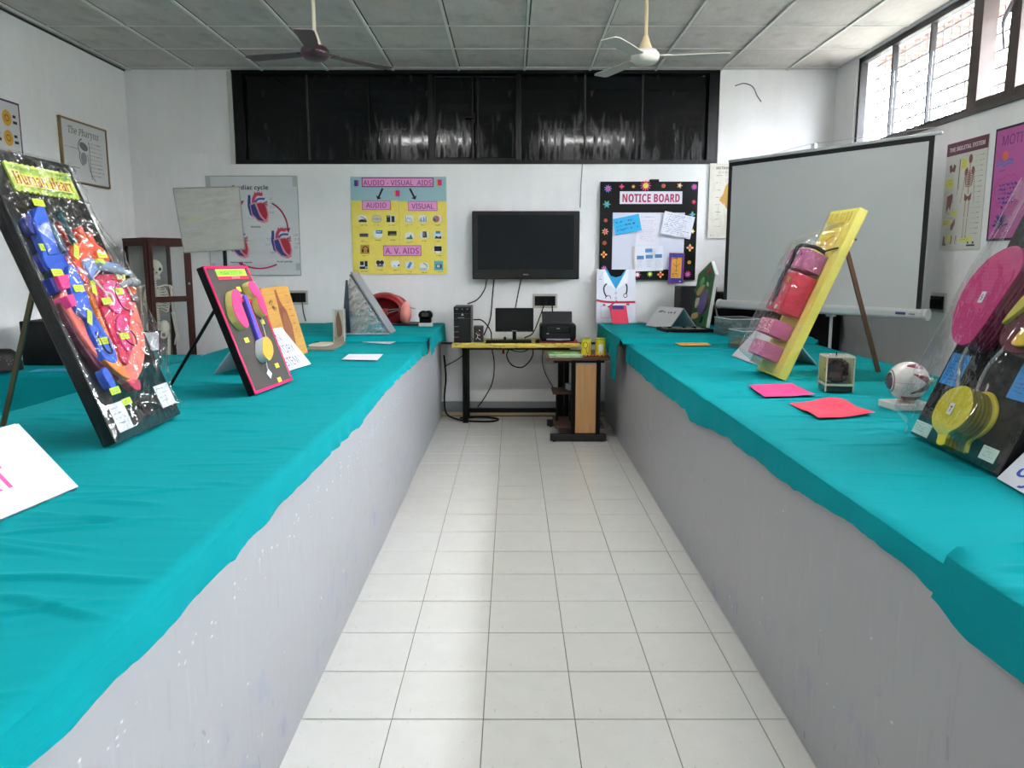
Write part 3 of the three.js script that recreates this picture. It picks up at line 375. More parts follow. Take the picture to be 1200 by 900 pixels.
  note('pinned_notice', 'purple bordered orange card hung on the notice board corner', 0.145, 0.285, 628, 745, -0.02, cv(160, 310, (g, w, h) => { g.fillStyle = '#3a2f8c'; g.fillRect(0, 0, w, h); g.strokeStyle = '#7a2c6a'; g.lineWidth = 10; g.strokeRect(4, 4, w - 8, h - 8); g.fillStyle = '#dd9c34'; g.fillRect(26, 46, 108, 210); scribble(g, 36, 56, 88, 1, 10, '#20202c', 5, 5); g.strokeStyle = '#2c2a24'; g.lineWidth = 4; g.beginPath(); g.moveTo(80, 70); g.lineTo(80, 190); g.moveTo(46, 110); g.lineTo(80, 140); g.lineTo(114, 110); g.moveTo(60, 180); g.lineTo(100, 180); g.stroke(); scribble(g, 40, 214, 80, 2, 24, '#3c2a1c', 4, 6); g.fillStyle = '#cfd6ff'; g.fillRect(118, 284, 16, 10); }), '#2c2468', 0.05);
}
{ // section poster behind the screen, wall sockets
  const o = printed(numbered('wall_poster'), 0.36, 0.69, 0.02, cv(400, 760, (g, w, h) => { g.fillStyle = '#d3cfc2'; g.fillRect(0, 0, w, h); for (let i = 0; i < 80; i++) { g.fillStyle = `rgba(150,146,134,${rr(0.03, 0.12)})`; g.fillRect(rr(0, w), rr(0, h), rr(4, 40), rr(20, 120)); } text(g, 'SECTION OF HEAD', 210, 46, 34, '#22221f', 'sans-serif', 'bold'); scribble(g, 90, 90, 200, 1, 10, '#555', 3, 2); g.fillStyle = '#b58a3c'; g.beginPath(); g.ellipse(270, 330, 120, 170, 0, 0, 6.3); g.fill(); g.fillStyle = '#e0c890'; g.beginPath(); g.ellipse(280, 310, 84, 110, 0, 0, 6.3); g.fill(); poly(g, [[150, 300], [110, 370], [160, 420]], '#b58a3c'); for (let y = 120; y < 640; y += 74) scribble(g, 70, y, 60, 1, 10, '#3f3f3b', 3, 2); scribble(g, 20, 730, 70, 1, 8, '#222', 4, 2); }), '#8f8b80', null, 2.035, 2.06, ZB, 0);
  tag(o, 'cream framed head section poster half hidden behind the screen', 'poster');
  const socket = (label, x, y, w, h, n) => { const t = thing('wall_socket', label, 'socket', [x, y, ZB]); mesh('surround', rb(w + 0.04, h + 0.045, 0.012, 0, 0, 0.006, 0.004), std('#bdbbb2', 0.7), t); mesh('plate', rb(w, h, 0.02, 0, 0, 0.018, 0.005), phy('#060607', 0.35, { specularIntensity: 0.5 }), t); for (let i = 0; i < n; i++) mesh('switch', rb(w / n * 0.5, h * 0.5, 0.012, -w / 2 + w * (i + 0.5) / n, 0, 0.03, 0.004), MB.black, t); return t; };
  socket('black switch socket on the wall between pelvis model and heart poster', -2.06, 1.156, 0.155, 0.09, 4); socket('black switch socket on the wall above the printer', 0.318, 1.124, 0.2, 0.092, 5);
  const s = socket('black switch socket on the right wall beside the projector screen', 0, 0, 0.15, 0.09, 3); s.position.set(XR, 1.207, -5.46); s.rotation.y = -Math.PI / 2;
}
// cables on and under the desk
{
  const c = MB.rubber, wire = (label, pts, r = 0.006, m = c) => single('cable', tube(pts, r, 60, 6), m, label, 'cable');
  wire('black cable from the television down to the computer tower', [[-0.24, 1.35, -7.46], [-0.26, 1.24, -7.47], [-0.33, 1.14, -7.44], [-0.42, 1.10, -7.38]]);
  wire('black cable hanging straight from the television to the desk', [[-0.17, 1.35, -7.46], [-0.19, 1.15, -7.48], [-0.21, 0.95, -7.46], [-0.27, 0.80, -7.40]]);
  wire('black cable from the television into the back of the monitor', [[0.09, 1.35, -7.46], [0.06, 1.2, -7.48], [0.03, 1.05, -7.42], [0.02, 1.0, -7.3]]);
  wire('black power cable from the socket down beside the printer', [[0.31, 1.09, -7.46], [0.27, 0.98, -7.45], [0.2, 0.82, -7.42], [0.12, 0.785, -7.3]]);
  wire('short black power cable from the socket behind the printer', [[0.385, 1.09, -7.46], [0.39, 1.02, -7.45], [0.4, 0.92, -7.4]]);
  wire('black cable arching from the tower to the small speaker box', [[-0.36, 0.96, -7.25], [-0.28, 0.955, -7.22], [-0.2, 0.86, -7.2], [-0.19, 0.785, -7.18]]);
  wire('black cable looping low under the yellow desk', [[0.0, 0.72, -7.3], [-0.05, 0.62, -7.32], [0.0, 0.52, -7.34], [0.1, 0.5, -7.34], [0.19, 0.6, -7.32], [0.2, 0.72, -7.3]]);
  wire('thin black cable sagging under the desk top', [[-0.1, 0.72, -7.35], [0, 0.66, -7.36], [0.12, 0.65, -7.36], [0.22, 0.72, -7.35]], 0.005);
  wire('black cable curving from the desk down to the floor rail', [[-0.2, 0.72, -7.3], [-0.17, 0.55, -7.32], [-0.19, 0.35, -7.32], [-0.27, 0.2, -7.3], [-0.33, 0.12, -7.28]]);
  wire('thick black cables lying coiled on the floor by the counter', [[-0.645, 0.62, -7.3], [-0.63, 0.4, -7.3], [-0.645, 0.2, -7.28], [-0.62, 0.06, -7.25], [-0.5, 0.012, -7.22], [-0.3, 0.012, -7.14], [-0.17, 0.012, -7.16], [-0.13, 0.012, -7.25], [-0.22, 0.012, -7.33], [-0.36, 0.012, -7.35], [-0.5, 0.012, -7.3]], 0.009);
  wire('black cable slanting from the counter corner behind the desk leg', [[-0.64, 0.5, -7.44], [-0.5, 0.58, -7.45], [-0.4, 0.68, -7.45]], 0.005);
  wire('thin black cable trailing beside the brown trolley', [[0.3, 0.72, -7.4], [0.3, 0.5, -7.44], [0.38, 0.32, -7.44], [0.45, 0.24, -7.4], [0.56, 0.23, -7.38]], 0.004);
  wire('grey wire running down the wall above the television', [[0.66, 2.4, ZB + 0.012], [0.65, 2.2, ZB + 0.008], [0.645, 2.0, ZB + 0.008]], 0.005, std('#8d8d8a', 0.6));
  wire('twin grey wire below the socket near the heart poster', [[-2.02, 1.11, ZB + 0.012], [-2.01, 1.0, ZB + 0.01], [-1.99, 0.93, ZB + 0.02]], 0.006, std('#4b4b4b', 0.6));
  wire('stray wire curl stuck high on the right part of the back wall', [[2.06, 3.1, ZB + 0.01], [2.14, 3.12, ZB + 0.02], [2.22, 3.09, ZB + 0.02], [2.27, 3.01, ZB + 0.012], [2.31, 2.96, ZB + 0.01]], 0.004, std('#303034', 0.6));
}

// ---------- desk with computer ----------
const DT = 0.768;
{
  const t = thing('computer_desk', 'yellow topped computer desk with black metal legs at back wall', 'desk', [0.035, 0, -7.2]);
  const top = dt(256, 64, (u, v) => { const n = fbm(u * 20, v * 6, 4), w = sm(0.66, 0.72, fbm(u * 30 + 4, v * 8, 3)); return [206 - w * 70 + (n - 0.5) * 24, 186 - w * 66 + (n - 0.5) * 22, 84 - w * 26]; }, true, [1, 1]);
  mesh('desk_top', rb(1.165, 0.045, 0.5, 0, DT - 0.0225, 0, 0.014, 3), std('#ffffff', 0.55, { map: top }), t);
  for (const [x, z] of [[-0.47, 0.06], [-0.47, -0.2], [0.47, 0.06], [0.47, -0.2]]) mesh('leg', rb(0.05, 0.723, 0.04, x, 0.3615, z, 0.004), MB.blackMetal, t);
  mesh('rail', [bx(1.0, 0.03, 0.03, 0, 0.705, 0.06), bx(1.0, 0.03, 0.03, 0, 0.705, -0.2)], MB.blackMetal, t); mesh('foot_rail', [rb(0.94, 0.03, 0.03, 0, 0.115, 0.0, 0.004), rb(0.94, 0.022, 0.022, 0, 0.06, -0.19, 0.004)], MB.blackMetal, t);
  mesh('drawer_pull', rb(0.022, 0.07, 0.02, -0.115, 0.69, 0.1, 0.005), std('#6c1c22', 0.5), t);
}
{
  const t = thing('computer_tower', 'black computer tower standing at the left end of desk', 'computer', [-0.447, DT, -7.16]);
  mesh('case', rb(0.158, 0.325, 0.32, 0, 0.1625, 0, 0.004), std('#2a2b2d', 0.5), t); mesh('front_panel', rb(0.15, 0.318, 0.012, -0.004, 0.16, 0.164, 0.005), phy('#040506', 0.25), t);
  mesh('drive_bay', [bx(0.146, 0.003, 0.003, -0.004, 0.265, 0.171), bx(0.146, 0.003, 0.003, -0.004, 0.22, 0.171)], std('#3a3b3e', 0.5), t);
  for (const [x, y, w] of [[-0.05, 0.305, 0.02], [0, 0.305, 0.012], [0.045, 0.305, 0.016], [-0.055, 0.148, 0.04], [-0.055, 0.1, 0.04], [-0.055, 0.052, 0.04]]) mesh('vent_slot', bx(w, 0.006, 0.003, x, y, 0.171), std(y > 0.2 ? '#8e9196' : '#6e5048', 0.5), t);
  mesh('badge', slab([[-0.012, 0.248], [0.012, 0.248], [0, 0.272]], 0.003, 0.169, { smooth: false, bevel: 0 }), std('#a2a4a8', 0.4), t); mesh('drive_label', bx(0.06, 0.006, 0.003, -0.012, 0.228, 0.171), std('#75777c', 0.5), t);
  const s = thing('speaker_box', 'small black box with white figure beside the computer tower', 'speaker', [-0.306, DT, -7.1]);
  mesh('case', rb(0.088, 0.146, 0.12, 0, 0.073, 0, 0.005), std('#26282b', 0.5), s);
  printed('front_print', 0.078, 0.12, 0.002, cv(160, 240, (g, w, h) => { g.fillStyle = '#0d0e10'; g.fillRect(0, 0, w, h); g.strokeStyle = '#d8d8d8'; g.lineWidth = 9; g.beginPath(); g.moveTo(30, 90); g.lineTo(70, 120); g.lineTo(60, 170); g.lineTo(120, 210); g.moveTo(70, 120); g.lineTo(110, 130); g.moveTo(60, 170); g.lineTo(30, 200); g.stroke(); g.strokeStyle = '#c03028'; g.beginPath(); g.moveTo(50, 60); g.lineTo(120, 120); g.stroke(); g.fillStyle = '#e0e0e0'; g.fillRect(90, 30, 22, 14); }), '#111', s, 0, 0.068, 0.06);
}
{
  const t = thing('monitor', 'black widescreen computer monitor on small stand', 'monitor', [0.022, DT, -7.12]);
  mesh('stand_base', lathe([[0, 0], [0.09, 0], [0.09, 0.008], [0.04, 0.016], [0, 0.018]]).scale(1, 1, 0.8), MB.black, t); mesh('stand_neck', rb(0.035, 0.13, 0.025, 0, 0.075, -0.02, 0.006), MB.black, t);
  mesh('casing', rb(0.35, 0.218, 0.035, 0, 0.2, 0.005, 0.006), phy('#050506', 0.35, { specularIntensity: 0.5 }), t); mesh('screen', rb(0.326, 0.184, 0.004, 0, 0.207, 0.0235, 0.001), phy('#05070a', 0.15), t); mesh('brand_mark', bx(0.05, 0.008, 0.002, 0, 0.1, 0.0235), std('#8a8c90', 0.4), t);
  const k = thing('keyboard', 'black computer keyboard lying in front of the monitor', 'keyboard', [-0.03, DT, -7.0]);
  mesh('base', rb(0.415, 0.02, 0.075, 0, 0.012, 0, 0.006).rotateX(0.1), MB.black, k); const keys = []; for (let r = 0; r < 4; r++) for (let c = 0; c < 20; c++) keys.push(rb(0.016, 0.006, 0.013, -0.19 + c * 0.02, 0.0245 - r * 0.0018, -0.026 + r * 0.0175, 0.002, 1)); mesh('keys', keys, phy('#0b0b0c', 0.5, { specularIntensity: 0.5 }), k);
  const m = thing('webcam', 'tiny black webcam standing behind the keyboard', 'webcam', [-0.065, DT, -7.06]); mesh('stem', cyl(0.004, 0.01, 0.02, 0, 0.01, 0), MB.black, m); mesh('head', sph(0.014, 0, 0.034, 0, 0.9, 1.2, 0.9, 14), phy('#0a0a0a', 0.2), m);
  const ms = single('computer_mouse', [sph(0.03, 0, 0.006, 0, 0.75, 0.75, 1.25, 18)], MB.black, 'black computer mouse beside the red mat under the printer', 'mouse', [0.232, DT + 0.003, -7.0]);
}
{
  single('red_mat', rb(0.38, 0.008, 0.3, 0, 0.004, 0, 0.003), std('#8e1f2a', 0.8), 'dark red mat under the printer on the desk', 'mat', [0.415, DT, -7.12]);
  const t = thing('printer', 'black inkjet printer on the right end of desk', 'printer', [0.42, DT + 0.008, -7.16]);
  const b = phy('#060709', 0.4, { specularIntensity: 0.5 });
  mesh('body', [rb(0.33, 0.15, 0.24, 0, 0.085, 0, 0.025, 3), rb(0.3, 0.03, 0.22, 0, 0.015, 0, 0.008)], b, t); mesh('front_panel', rb(0.215, 0.06, 0.02, 0, 0.105, 0.115, 0.006), phy('#0a0b0e', 0.25), t); mesh('output_slot', bx(0.22, 0.045, 0.03, 0, 0.045, 0.11), std('#050506', 0.8), t);
  mesh('output_tray', [rb(0.215, 0.008, 0.1, 0, 0.022, 0.14, 0.003), rb(0.07, 0.012, 0.02, 0, 0.022, 0.19, 0.003)], std('#9aa0ac', 0.5), t);
  const tr = mesh('paper_support', rb(0.28, 0.14, 0.012, 0, 0.07, 0, 0.006), phy('#0d0e12', 0.45, { specularIntensity: 0.6 }), t); tr.position.set(0, 0.125, -0.06); tr.rotation.x = -0.25; mesh('button', rb(0.022, 0.012, 0.006, -0.095, 0.072, 0.127, 0.002), std('#70737a', 0.5), t); mesh('brand_mark', bx(0.03, 0.007, 0.002, 0, 0.118, 0.126), std('#777', 0.5), t);
}
{ // brown trolley
  const br = dt(256, 128, (u, v) => { const n = fbm(u * 4, v * 40, 4); return [92 + (n - 0.5) * 34, 66 + (n - 0.5) * 28, 54 + (n - 0.5) * 22]; }), lt = dt(128, 256, (u, v) => { const n = fbm(u * 22, v * 3, 4); return [198 + (n - 0.5) * 26, 152 + (n - 0.5) * 26, 100 + (n - 0.5) * 22]; });
  const t = thing('computer_trolley', 'small brown computer trolley with light wood side panel', 'trolley', [0.555, 0, -6.68]);
  mesh('trolley_top', rb(0.54, 0.022, 0.64, 0, 0.694, 0, 0.004), std('#ffffff', 0.5, { map: br }), t); mesh('side_panel', rb(0.175, 0.58, 0.018, 0.058, 0.362, 0.315, 0.003), std('#ffffff', 0.5, { map: lt }), t);
  for (const [x, z] of [[-0.045, 0.315], [0.162, 0.315], [-0.12, -0.28], [-0.06, -0.28]]) mesh('post', rb(0.036, 0.63, 0.036, x, 0.375, z, 0.003), MB.blackMetal, t);
  mesh('top_frame', [bx(0.42, 0.016, 0.03, 0, 0.675, 0.315), bx(0.42, 0.016, 0.03, 0, 0.675, -0.28)], MB.blackMetal, t);
  for (const z of [0.315, -0.28]) mesh('foot_bar', rb(0.47, 0.055, 0.05, 0, 0.037, z, 0.005), std('#1f1e1d', 0.5), t);
  for (const [y, x, w, z, d] of [[0.36, -0.1, 0.2, -0.12, 0.3], [0.1, 0.02, 0.42, -0.0, 0.45]]) mesh('shelf', rb(w, 0.018, d, x, y, z, 0.003), std('#ffffff', 0.5, { map: br }), t);
  mesh('shelf_bracket', [bx(0.02, 0.3, 0.02, -0.16, 0.2, -0.02), bx(0.02, 0.3, 0.02, -0.04, 0.2, -0.02)], MB.blackMetal, t); mesh('paper_stack', bx(0.1, 0.05, 0.1, -0.02, 0.4, -0.1, 0, 0.2, 0), MB.paper, t);
  for (const [x, z] of [[-0.2, 0.315], [0.2, 0.315], [-0.2, -0.28], [0.2, -0.28]]) mesh('glide', cyl(0.012, 0.014, 0.01, x, 0.005, z, 10), MB.rubber, t);
  const bk = single('booklet', [rb(0.28, 0.016, 0.3, 0, 0.008, 0, 0.002)], std('#2f6c3a', 0.6), 'green and white booklet on the brown trolley', 'booklet', [0.45, 0.706, -6.56], 0.02);
  bk.material = [0, 1].map(() => 0) && std('#ffffff', 0.5, { map: cv(300, 220, (g, w, h) => { g.fillStyle = '#4fae44'; g.fillRect(0, 0, w, h); g.fillStyle = '#dfe6d8'; g.fillRect(0, 150, w, 70); for (let i = 0; i < 60; i++) { g.fillStyle = ['#78c85a', '#e8ecd8', '#2f8c50', '#e0d060'][i % 4]; g.beginPath(); g.ellipse(rr(20, 280), rr(40, 170), rr(4, 26), rr(3, 12), 0, 0, 6.3); g.fill(); } g.fillStyle = '#b0282c'; g.fillRect(225, 80, 30, 18); scribble(g, 40, 190, 220, 2, 16, '#7a8a7a', 3, 3); }) });
  const can = (x, label, art) => { const c = thing('yellow_can', label, 'can', [x, 0.706, -6.5], 0, 'yellow cans'); mesh('can_lining', lathe([[0.043, 0.148], [0.041, 0.152], [0.039, 0.148], [0.039, 0.01], [0, 0.01]]), std('#b8a830', 0.5, { side: THREE.DoubleSide }), c); mesh('can_body', lathe([[0.043, 0], [0.043, 0.148]]), std('#ffffff', 0.5, { map: cv(512, 256, (g, w, h) => { g.fillStyle = '#dcc92a'; g.fillRect(0, 0, w, h); g.fillStyle = '#7fb83a'; g.fillRect(0, 0, w, 18); g.save(); g.translate(128, 0); art(g); g.restore(); g.save(); g.translate(384, 0); art(g); g.restore(); }), side: THREE.DoubleSide }), c).rotation.y = Math.PI / 2;
    const bead = new THREE.SphereGeometry(0.0085, 10, 8); for (let i = 0; i < 18; i++) { const a = i / 18 * 6.283, o = mesh('bead', bead, [std('#b3352a', 0.5), std('#e2a04a', 0.5)][i % 2], c); o.position.set(0.05 * Math.cos(a), 0.009, 0.05 * Math.sin(a)); } };
  can(0.625, 'yellow can with black stethoscope drawing on the trolley', (g) => { g.strokeStyle = '#1c1a10'; g.lineWidth = 8; g.beginPath(); g.ellipse(-20, 90, 34, 44, 0, 0, 6.3); g.moveTo(-10, 134); g.bezierCurveTo(0, 220, 40, 240, 42, 180); g.lineTo(40, 60); g.stroke(); });
  can(0.745, 'yellow can with white tooth drawing on the trolley', (g) => { g.fillStyle = '#e8e8e8'; g.beginPath(); g.moveTo(-40, 110); g.bezierCurveTo(-40, 60, 40, 60, 40, 110); g.lineTo(30, 220); g.lineTo(14, 160); g.lineTo(4, 230); g.lineTo(-10, 160); g.lineTo(-26, 220); g.fill(); });
}

// ---------- left wall posters, cabinet, corner table ----------
const onLeft = (o, z, y) => { o.rotation.y = Math.PI / 2; o.position.set(XL + 0.002, y, z); return o; };
{
  const t = onLeft(thing('framed_poster', 'framed white poster titled The Pharynx on left wall', 'poster'), -6.69, 2.13);
  printed('poster_print', 0.69, 0.48, 0.016, cv(690, 500, (g, w, h) => {
    g.fillStyle = '#cfcfce'; g.fillRect(0, 0, w, h); text(g, 'The Pharynx', 330, 76, 78, '#3c3c40', 'serif', 'italic');
    g.strokeStyle = '#33353a'; g.lineWidth = 9; g.beginPath(); g.moveTo(300, 130); g.bezierCurveTo(220, 150, 230, 230, 260, 250); g.bezierCurveTo(230, 270, 250, 340, 300, 350); g.stroke(); g.fillStyle = '#6a6c70'; g.beginPath(); g.ellipse(320, 190, 64, 34, 0.2, 0, 6.3); g.fill(); g.fillStyle = '#8b8d92'; g.beginPath(); g.ellipse(310, 290, 46, 52, 0.2, 0, 6.3); g.fill(); g.lineWidth = 7; g.beginPath(); g.moveTo(400, 140); g.bezierCurveTo(420, 240, 390, 330, 420, 460); g.moveTo(370, 250); g.bezierCurveTo(390, 330, 360, 380, 470, 470); g.stroke();
    g.lineWidth = 2; for (let i = 0; i < 9; i++) { const y = 150 + i * 34; g.strokeStyle = '#777'; g.beginPath(); g.moveTo(410, y); g.lineTo(520, y); g.stroke(); scribble(g, 524, y, 90, 1, 8, '#33353a', 3, 4); } for (const y of [220, 380]) { g.beginPath(); g.moveTo(110, y); g.lineTo(240, y); g.stroke(); scribble(g, 40, y, 70, 1, 8, '#33353a', 3, 4); } }), '#b8b09a', t, 0, 0.25, 0);
  mesh('frame', [bx(0.71, 0.014, 0.024, 0, 0.007, 0.012), bx(0.71, 0.014, 0.024, 0, 0.495, 0.012), bx(0.014, 0.5, 0.024, -0.348, 0.25, 0.012), bx(0.014, 0.5, 0.024, 0.348, 0.25, 0.012)], std('#8f7650', 0.6), t);
  const s = printed(numbered('wall_poster'), 0.7, 0.66, 0.004, cv(512, 480, (g, w, h) => { g.fillStyle = '#c8c8c9'; g.fillRect(0, 0, w, h); g.strokeStyle = '#4a2550'; g.lineWidth = 10; g.strokeRect(5, 5, w - 10, h - 10); for (let r = 0; r < 4; r++) for (let c = 0; c < 3; c++) { const x = 120 + c * 140, y = 90 + r * 100; g.fillStyle = '#d09a2c'; g.beginPath(); g.ellipse(x, y, 38, 40, 0, 0, 6.3); g.fill(); g.strokeStyle = '#4a3a1c'; g.lineWidth = 4; g.beginPath(); g.ellipse(x, y, 16, 14, 0.4, 0, 6.3); g.stroke(); g.fillStyle = '#18181a'; g.fillRect(x + 48, y - 22, 26, 14); g.fillRect(x + 48, y + 8, 34, 14); } }), '#b0b0b0', null);
  s.rotation.y = Math.PI / 2; s.position.set(XL + 0.004, 2.29, -5.505); tag(s, 'white poster with orange circles and black tabs on left wall', 'poster');
}
{ // cabinet turned across the corner, with a hanging skeleton
  const wood = dt(128, 256, (u, v) => { const n = fbm(u * 16, v * 4, 4); return [60 + (n - 0.5) * 26, 25 + (n - 0.5) * 13, 17 + (n - 0.5) * 9]; }); const wm = phy('#ffffff', 0.5, { map: wood, specularIntensity: 0.35 }), yaw = 50 * Math.PI / 180;
  const P = [-3.19, 0, -7.06], a = 0.2, Hc = 1.70, t = thing('display_cabinet', 'dark wood glass cabinet holding a skeleton in the corner', 'cabinet', P, yaw);
  mesh('top', rb(0.42, 0.025, 0.42, 0, Hc - 0.012, 0, 0.004), wm, t); mesh('bottom', rb(0.4, 0.06, 0.4, 0, 0.06, 0, 0.004), wm, t); mesh('back', bx(0.39, 1.6, 0.012, 0, 0.87, -a + 0.01), std('#8f8f8c', 0.8), t);
  for (const [x, z] of [[-a, -a], [a, -a], [-a, a], [a, a]]) mesh('post', rb(0.035, Hc - 0.02, 0.035, x * 0.95, Hc / 2, z * 0.95, 0.003), wm, t);
  const d = mesh('door', [rb(0.04, 1.6, 0.025, -0.165, 0.88, a + 0.006, 0.003), rb(0.04, 1.6, 0.025, 0.165, 0.88, a + 0.006, 0.003), ...[0.1, 0.6, 1.165, 1.655].map((y) => rb(0.37, 0.05, 0.025, 0, y, a + 0.006, 0.003))], wm, t);
  for (const [y, h] of [[0.35, 0.46], [0.88, 0.52], [1.41, 0.44]]) mesh('pane', bx(0.3, h, 0.003, 0, y, a + 0.006), MB.glass, d); mesh('knob', sph(0.01, 0.165, 1.3, a + 0.024, 1, 1, 1, 12), MB.steel, d);
  for (const s of [-1, 1]) { mesh('side_rail', [0.1, 1.655].map((y) => rb(0.02, 0.05, 0.36, s * a * 0.97, y, 0, 0.003)), wm, t); mesh('side_pane', bx(0.003, 1.52, 0.34, s * a * 0.97, 0.88, 0), MB.glass, t); }
  const bone = std('#e2dfcd', 0.6), k = thing('skeleton_model', 'small ivory skeleton model hanging inside the wood cabinet', 'skeleton', [P[0], 0, P[2]], yaw - 0.25);
  const ox = -0.035, S = (x) => x + ox;
  const sk = sph(0.07, 0, 0, 0, 0.92, 1.12, 1.05, 28), sp = sk.attributes.position; for (let i = 0; i < sp.count; i++) { const y = sp.getY(i), z = sp.getZ(i), x = sp.getX(i); if (y < -0.01) { const q = 1 - 0.35 * sm(-0.01, -0.08, y); sp.setXYZ(i, x * q, y, z > 0 ? z * 0.98 : z * q * 0.8); } } sk.computeVertexNormals();
  const skull = mesh('skull', [sk.translate(S(0), 1.435, 0.03), rb(0.07, 0.03, 0.055, S(0), 1.352, 0.05, 0.012, 3)], bone, k);
  const dk = std('#2a2722', 0.9); mesh('eye_socket', [sph(0.0165, S(-0.027), 1.43, 0.09, 1, 1, 0.7, 12)], dk, skull); mesh('eye_socket', [sph(0.0165, S(0.027), 1.43, 0.09, 1, 1, 0.7, 12)], dk, skull); mesh('nose_hole', slab([[S(-0.009), 1.392], [S(0.009), 1.392], [S(0), 1.412]], 0.008, 0.088, { smooth: false, bevel: 0.001 }), dk, skull);
  const te = []; for (let i = -3; i <= 3; i++) te.push(rb(0.006, 0.016, 0.006, S(i * 0.0085), 1.374, 0.082 - Math.abs(i) * 0.003, 0.002, 1)); mesh('teeth', te, std('#e6e3d2', 0.5), skull);
  mesh('hanging_hook', tube([[S(0), 1.5, 0.02], [S(0), 1.56, 0.02], [S(0.02), 1.59, 0.02], [S(0), 1.62, 0.02]], 0.004, 24), MB.steel, k);
  const vs = []; for (let i = 0; i < 19; i++) vs.push(rb(0.026 + i * 0.0008, 0.016, 0.024, S(0), 1.33 - i * 0.022, -0.005 - 0.012 * Math.sin(i * 0.35), 0.006, 2)); mesh('spine', vs, bone, k);
  for (let i = 0; i < 9; i++) { const w = 0.062 + 0.048 * Math.sin((i + 1.4) / 9 * 2.4), y = 1.27 - i * 0.0235; for (const s of [-1, 1]) mesh('rib', tube([[S(s * 0.01), y, -0.015], [S(s * w * 0.7), y + 0.004, -0.035], [S(s * w), y - 0.015, 0.02], [S(s * w * 0.72), y - 0.035, 0.07], [S(s * 0.018), y - 0.03 + (i > 6 ? 0.02 : 0), 0.082]], 0.0045, 22, 6), bone, k); }
  mesh('sternum', rb(0.026, 0.15, 0.012, S(0), 1.18, 0.083, 0.005), bone, k);
  for (const s of [-1, 1]) {
    mesh('collar_bone', tube([[S(s * 0.01), 1.268, 0.078], [S(s * 0.06), 1.285, 0.06], [S(s * 0.12), 1.28, 0.03]], 0.0065, 16), bone, k);
    const arm = mesh('arm', [rod([S(s * 0.125), 1.265, 0.02], [S(s * 0.13), 1.03, 0.03], 0.011, 0.009), sph(0.017, S(s * 0.125), 1.265, 0.02, 1, 1, 1, 12), sph(0.015, S(s * 0.13), 1.03, 0.03, 1.2, 1, 1, 12), rod([S(s * 0.122), 1.02, 0.03], [S(s * 0.14), 0.83, 0.06], 0.007), rod([S(s * 0.138), 1.02, 0.03], [S(s * 0.152), 0.83, 0.06], 0.007)], bone, k);
    const hd = [rb(0.035, 0.025, 0.014, S(s * 0.147), 0.815, 0.062, 0.006)]; for (let f = 0; f < 5; f++) { const x = s * (0.128 + f * 0.01), l = [0.06, 0.095, 0.105, 0.1, 0.08][f]; hd.push(rod([S(x), 0.805, 0.064], [S(x + s * (f - 2) * 0.006), 0.805 - l, 0.072], 0.0038)); } mesh('hand', hd, bone, arm);
    mesh('hip_blade', [sph(0.06, S(s * 0.055), 0.905, 0.0, 0.75, 1.05, 0.5, 18)], bone, k); mesh('hip_ring', [new THREE.TorusGeometry(0.026, 0.009, 8, 16).translate(S(s * 0.035), 0.835, 0.03)], bone, k);
    mesh('thigh_bone', [sph(0.02, S(s * 0.075), 0.85, 0.015, 1, 1, 1, 12), rod([S(s * 0.085), 0.84, 0.015], [S(s * 0.065), 0.5, 0.03], 0.013, 0.011), sph(0.021, S(s * 0.063), 0.49, 0.03, 1.2, 0.8, 1, 12)], bone, k);
    mesh('shin_bone', [rod([S(s * 0.06), 0.47, 0.03], [S(s * 0.06), 0.17, 0.02], 0.011, 0.008), rod([S(s * 0.078), 0.47, 0.025], [S(s * 0.076), 0.17, 0.015], 0.006)], bone, k); mesh('foot', [rb(0.045, 0.025, 0.13, S(s * 0.066), 0.135, 0.055, 0.01)], bone, k);
  }
  mesh('sacrum', slab([[S(-0.03), 0.94], [S(0.03), 0.94], [S(0.008), 0.85], [S(-0.008), 0.85]], 0.02, -0.03), bone, k); mesh('stand_rod', [rod([S(0), 0.1, -0.06], [S(0), 1.3, -0.06], 0.006), cyl(0.06, 0.07, 0.02, S(0), 0.1, -0.03)], MB.steel, k);
}
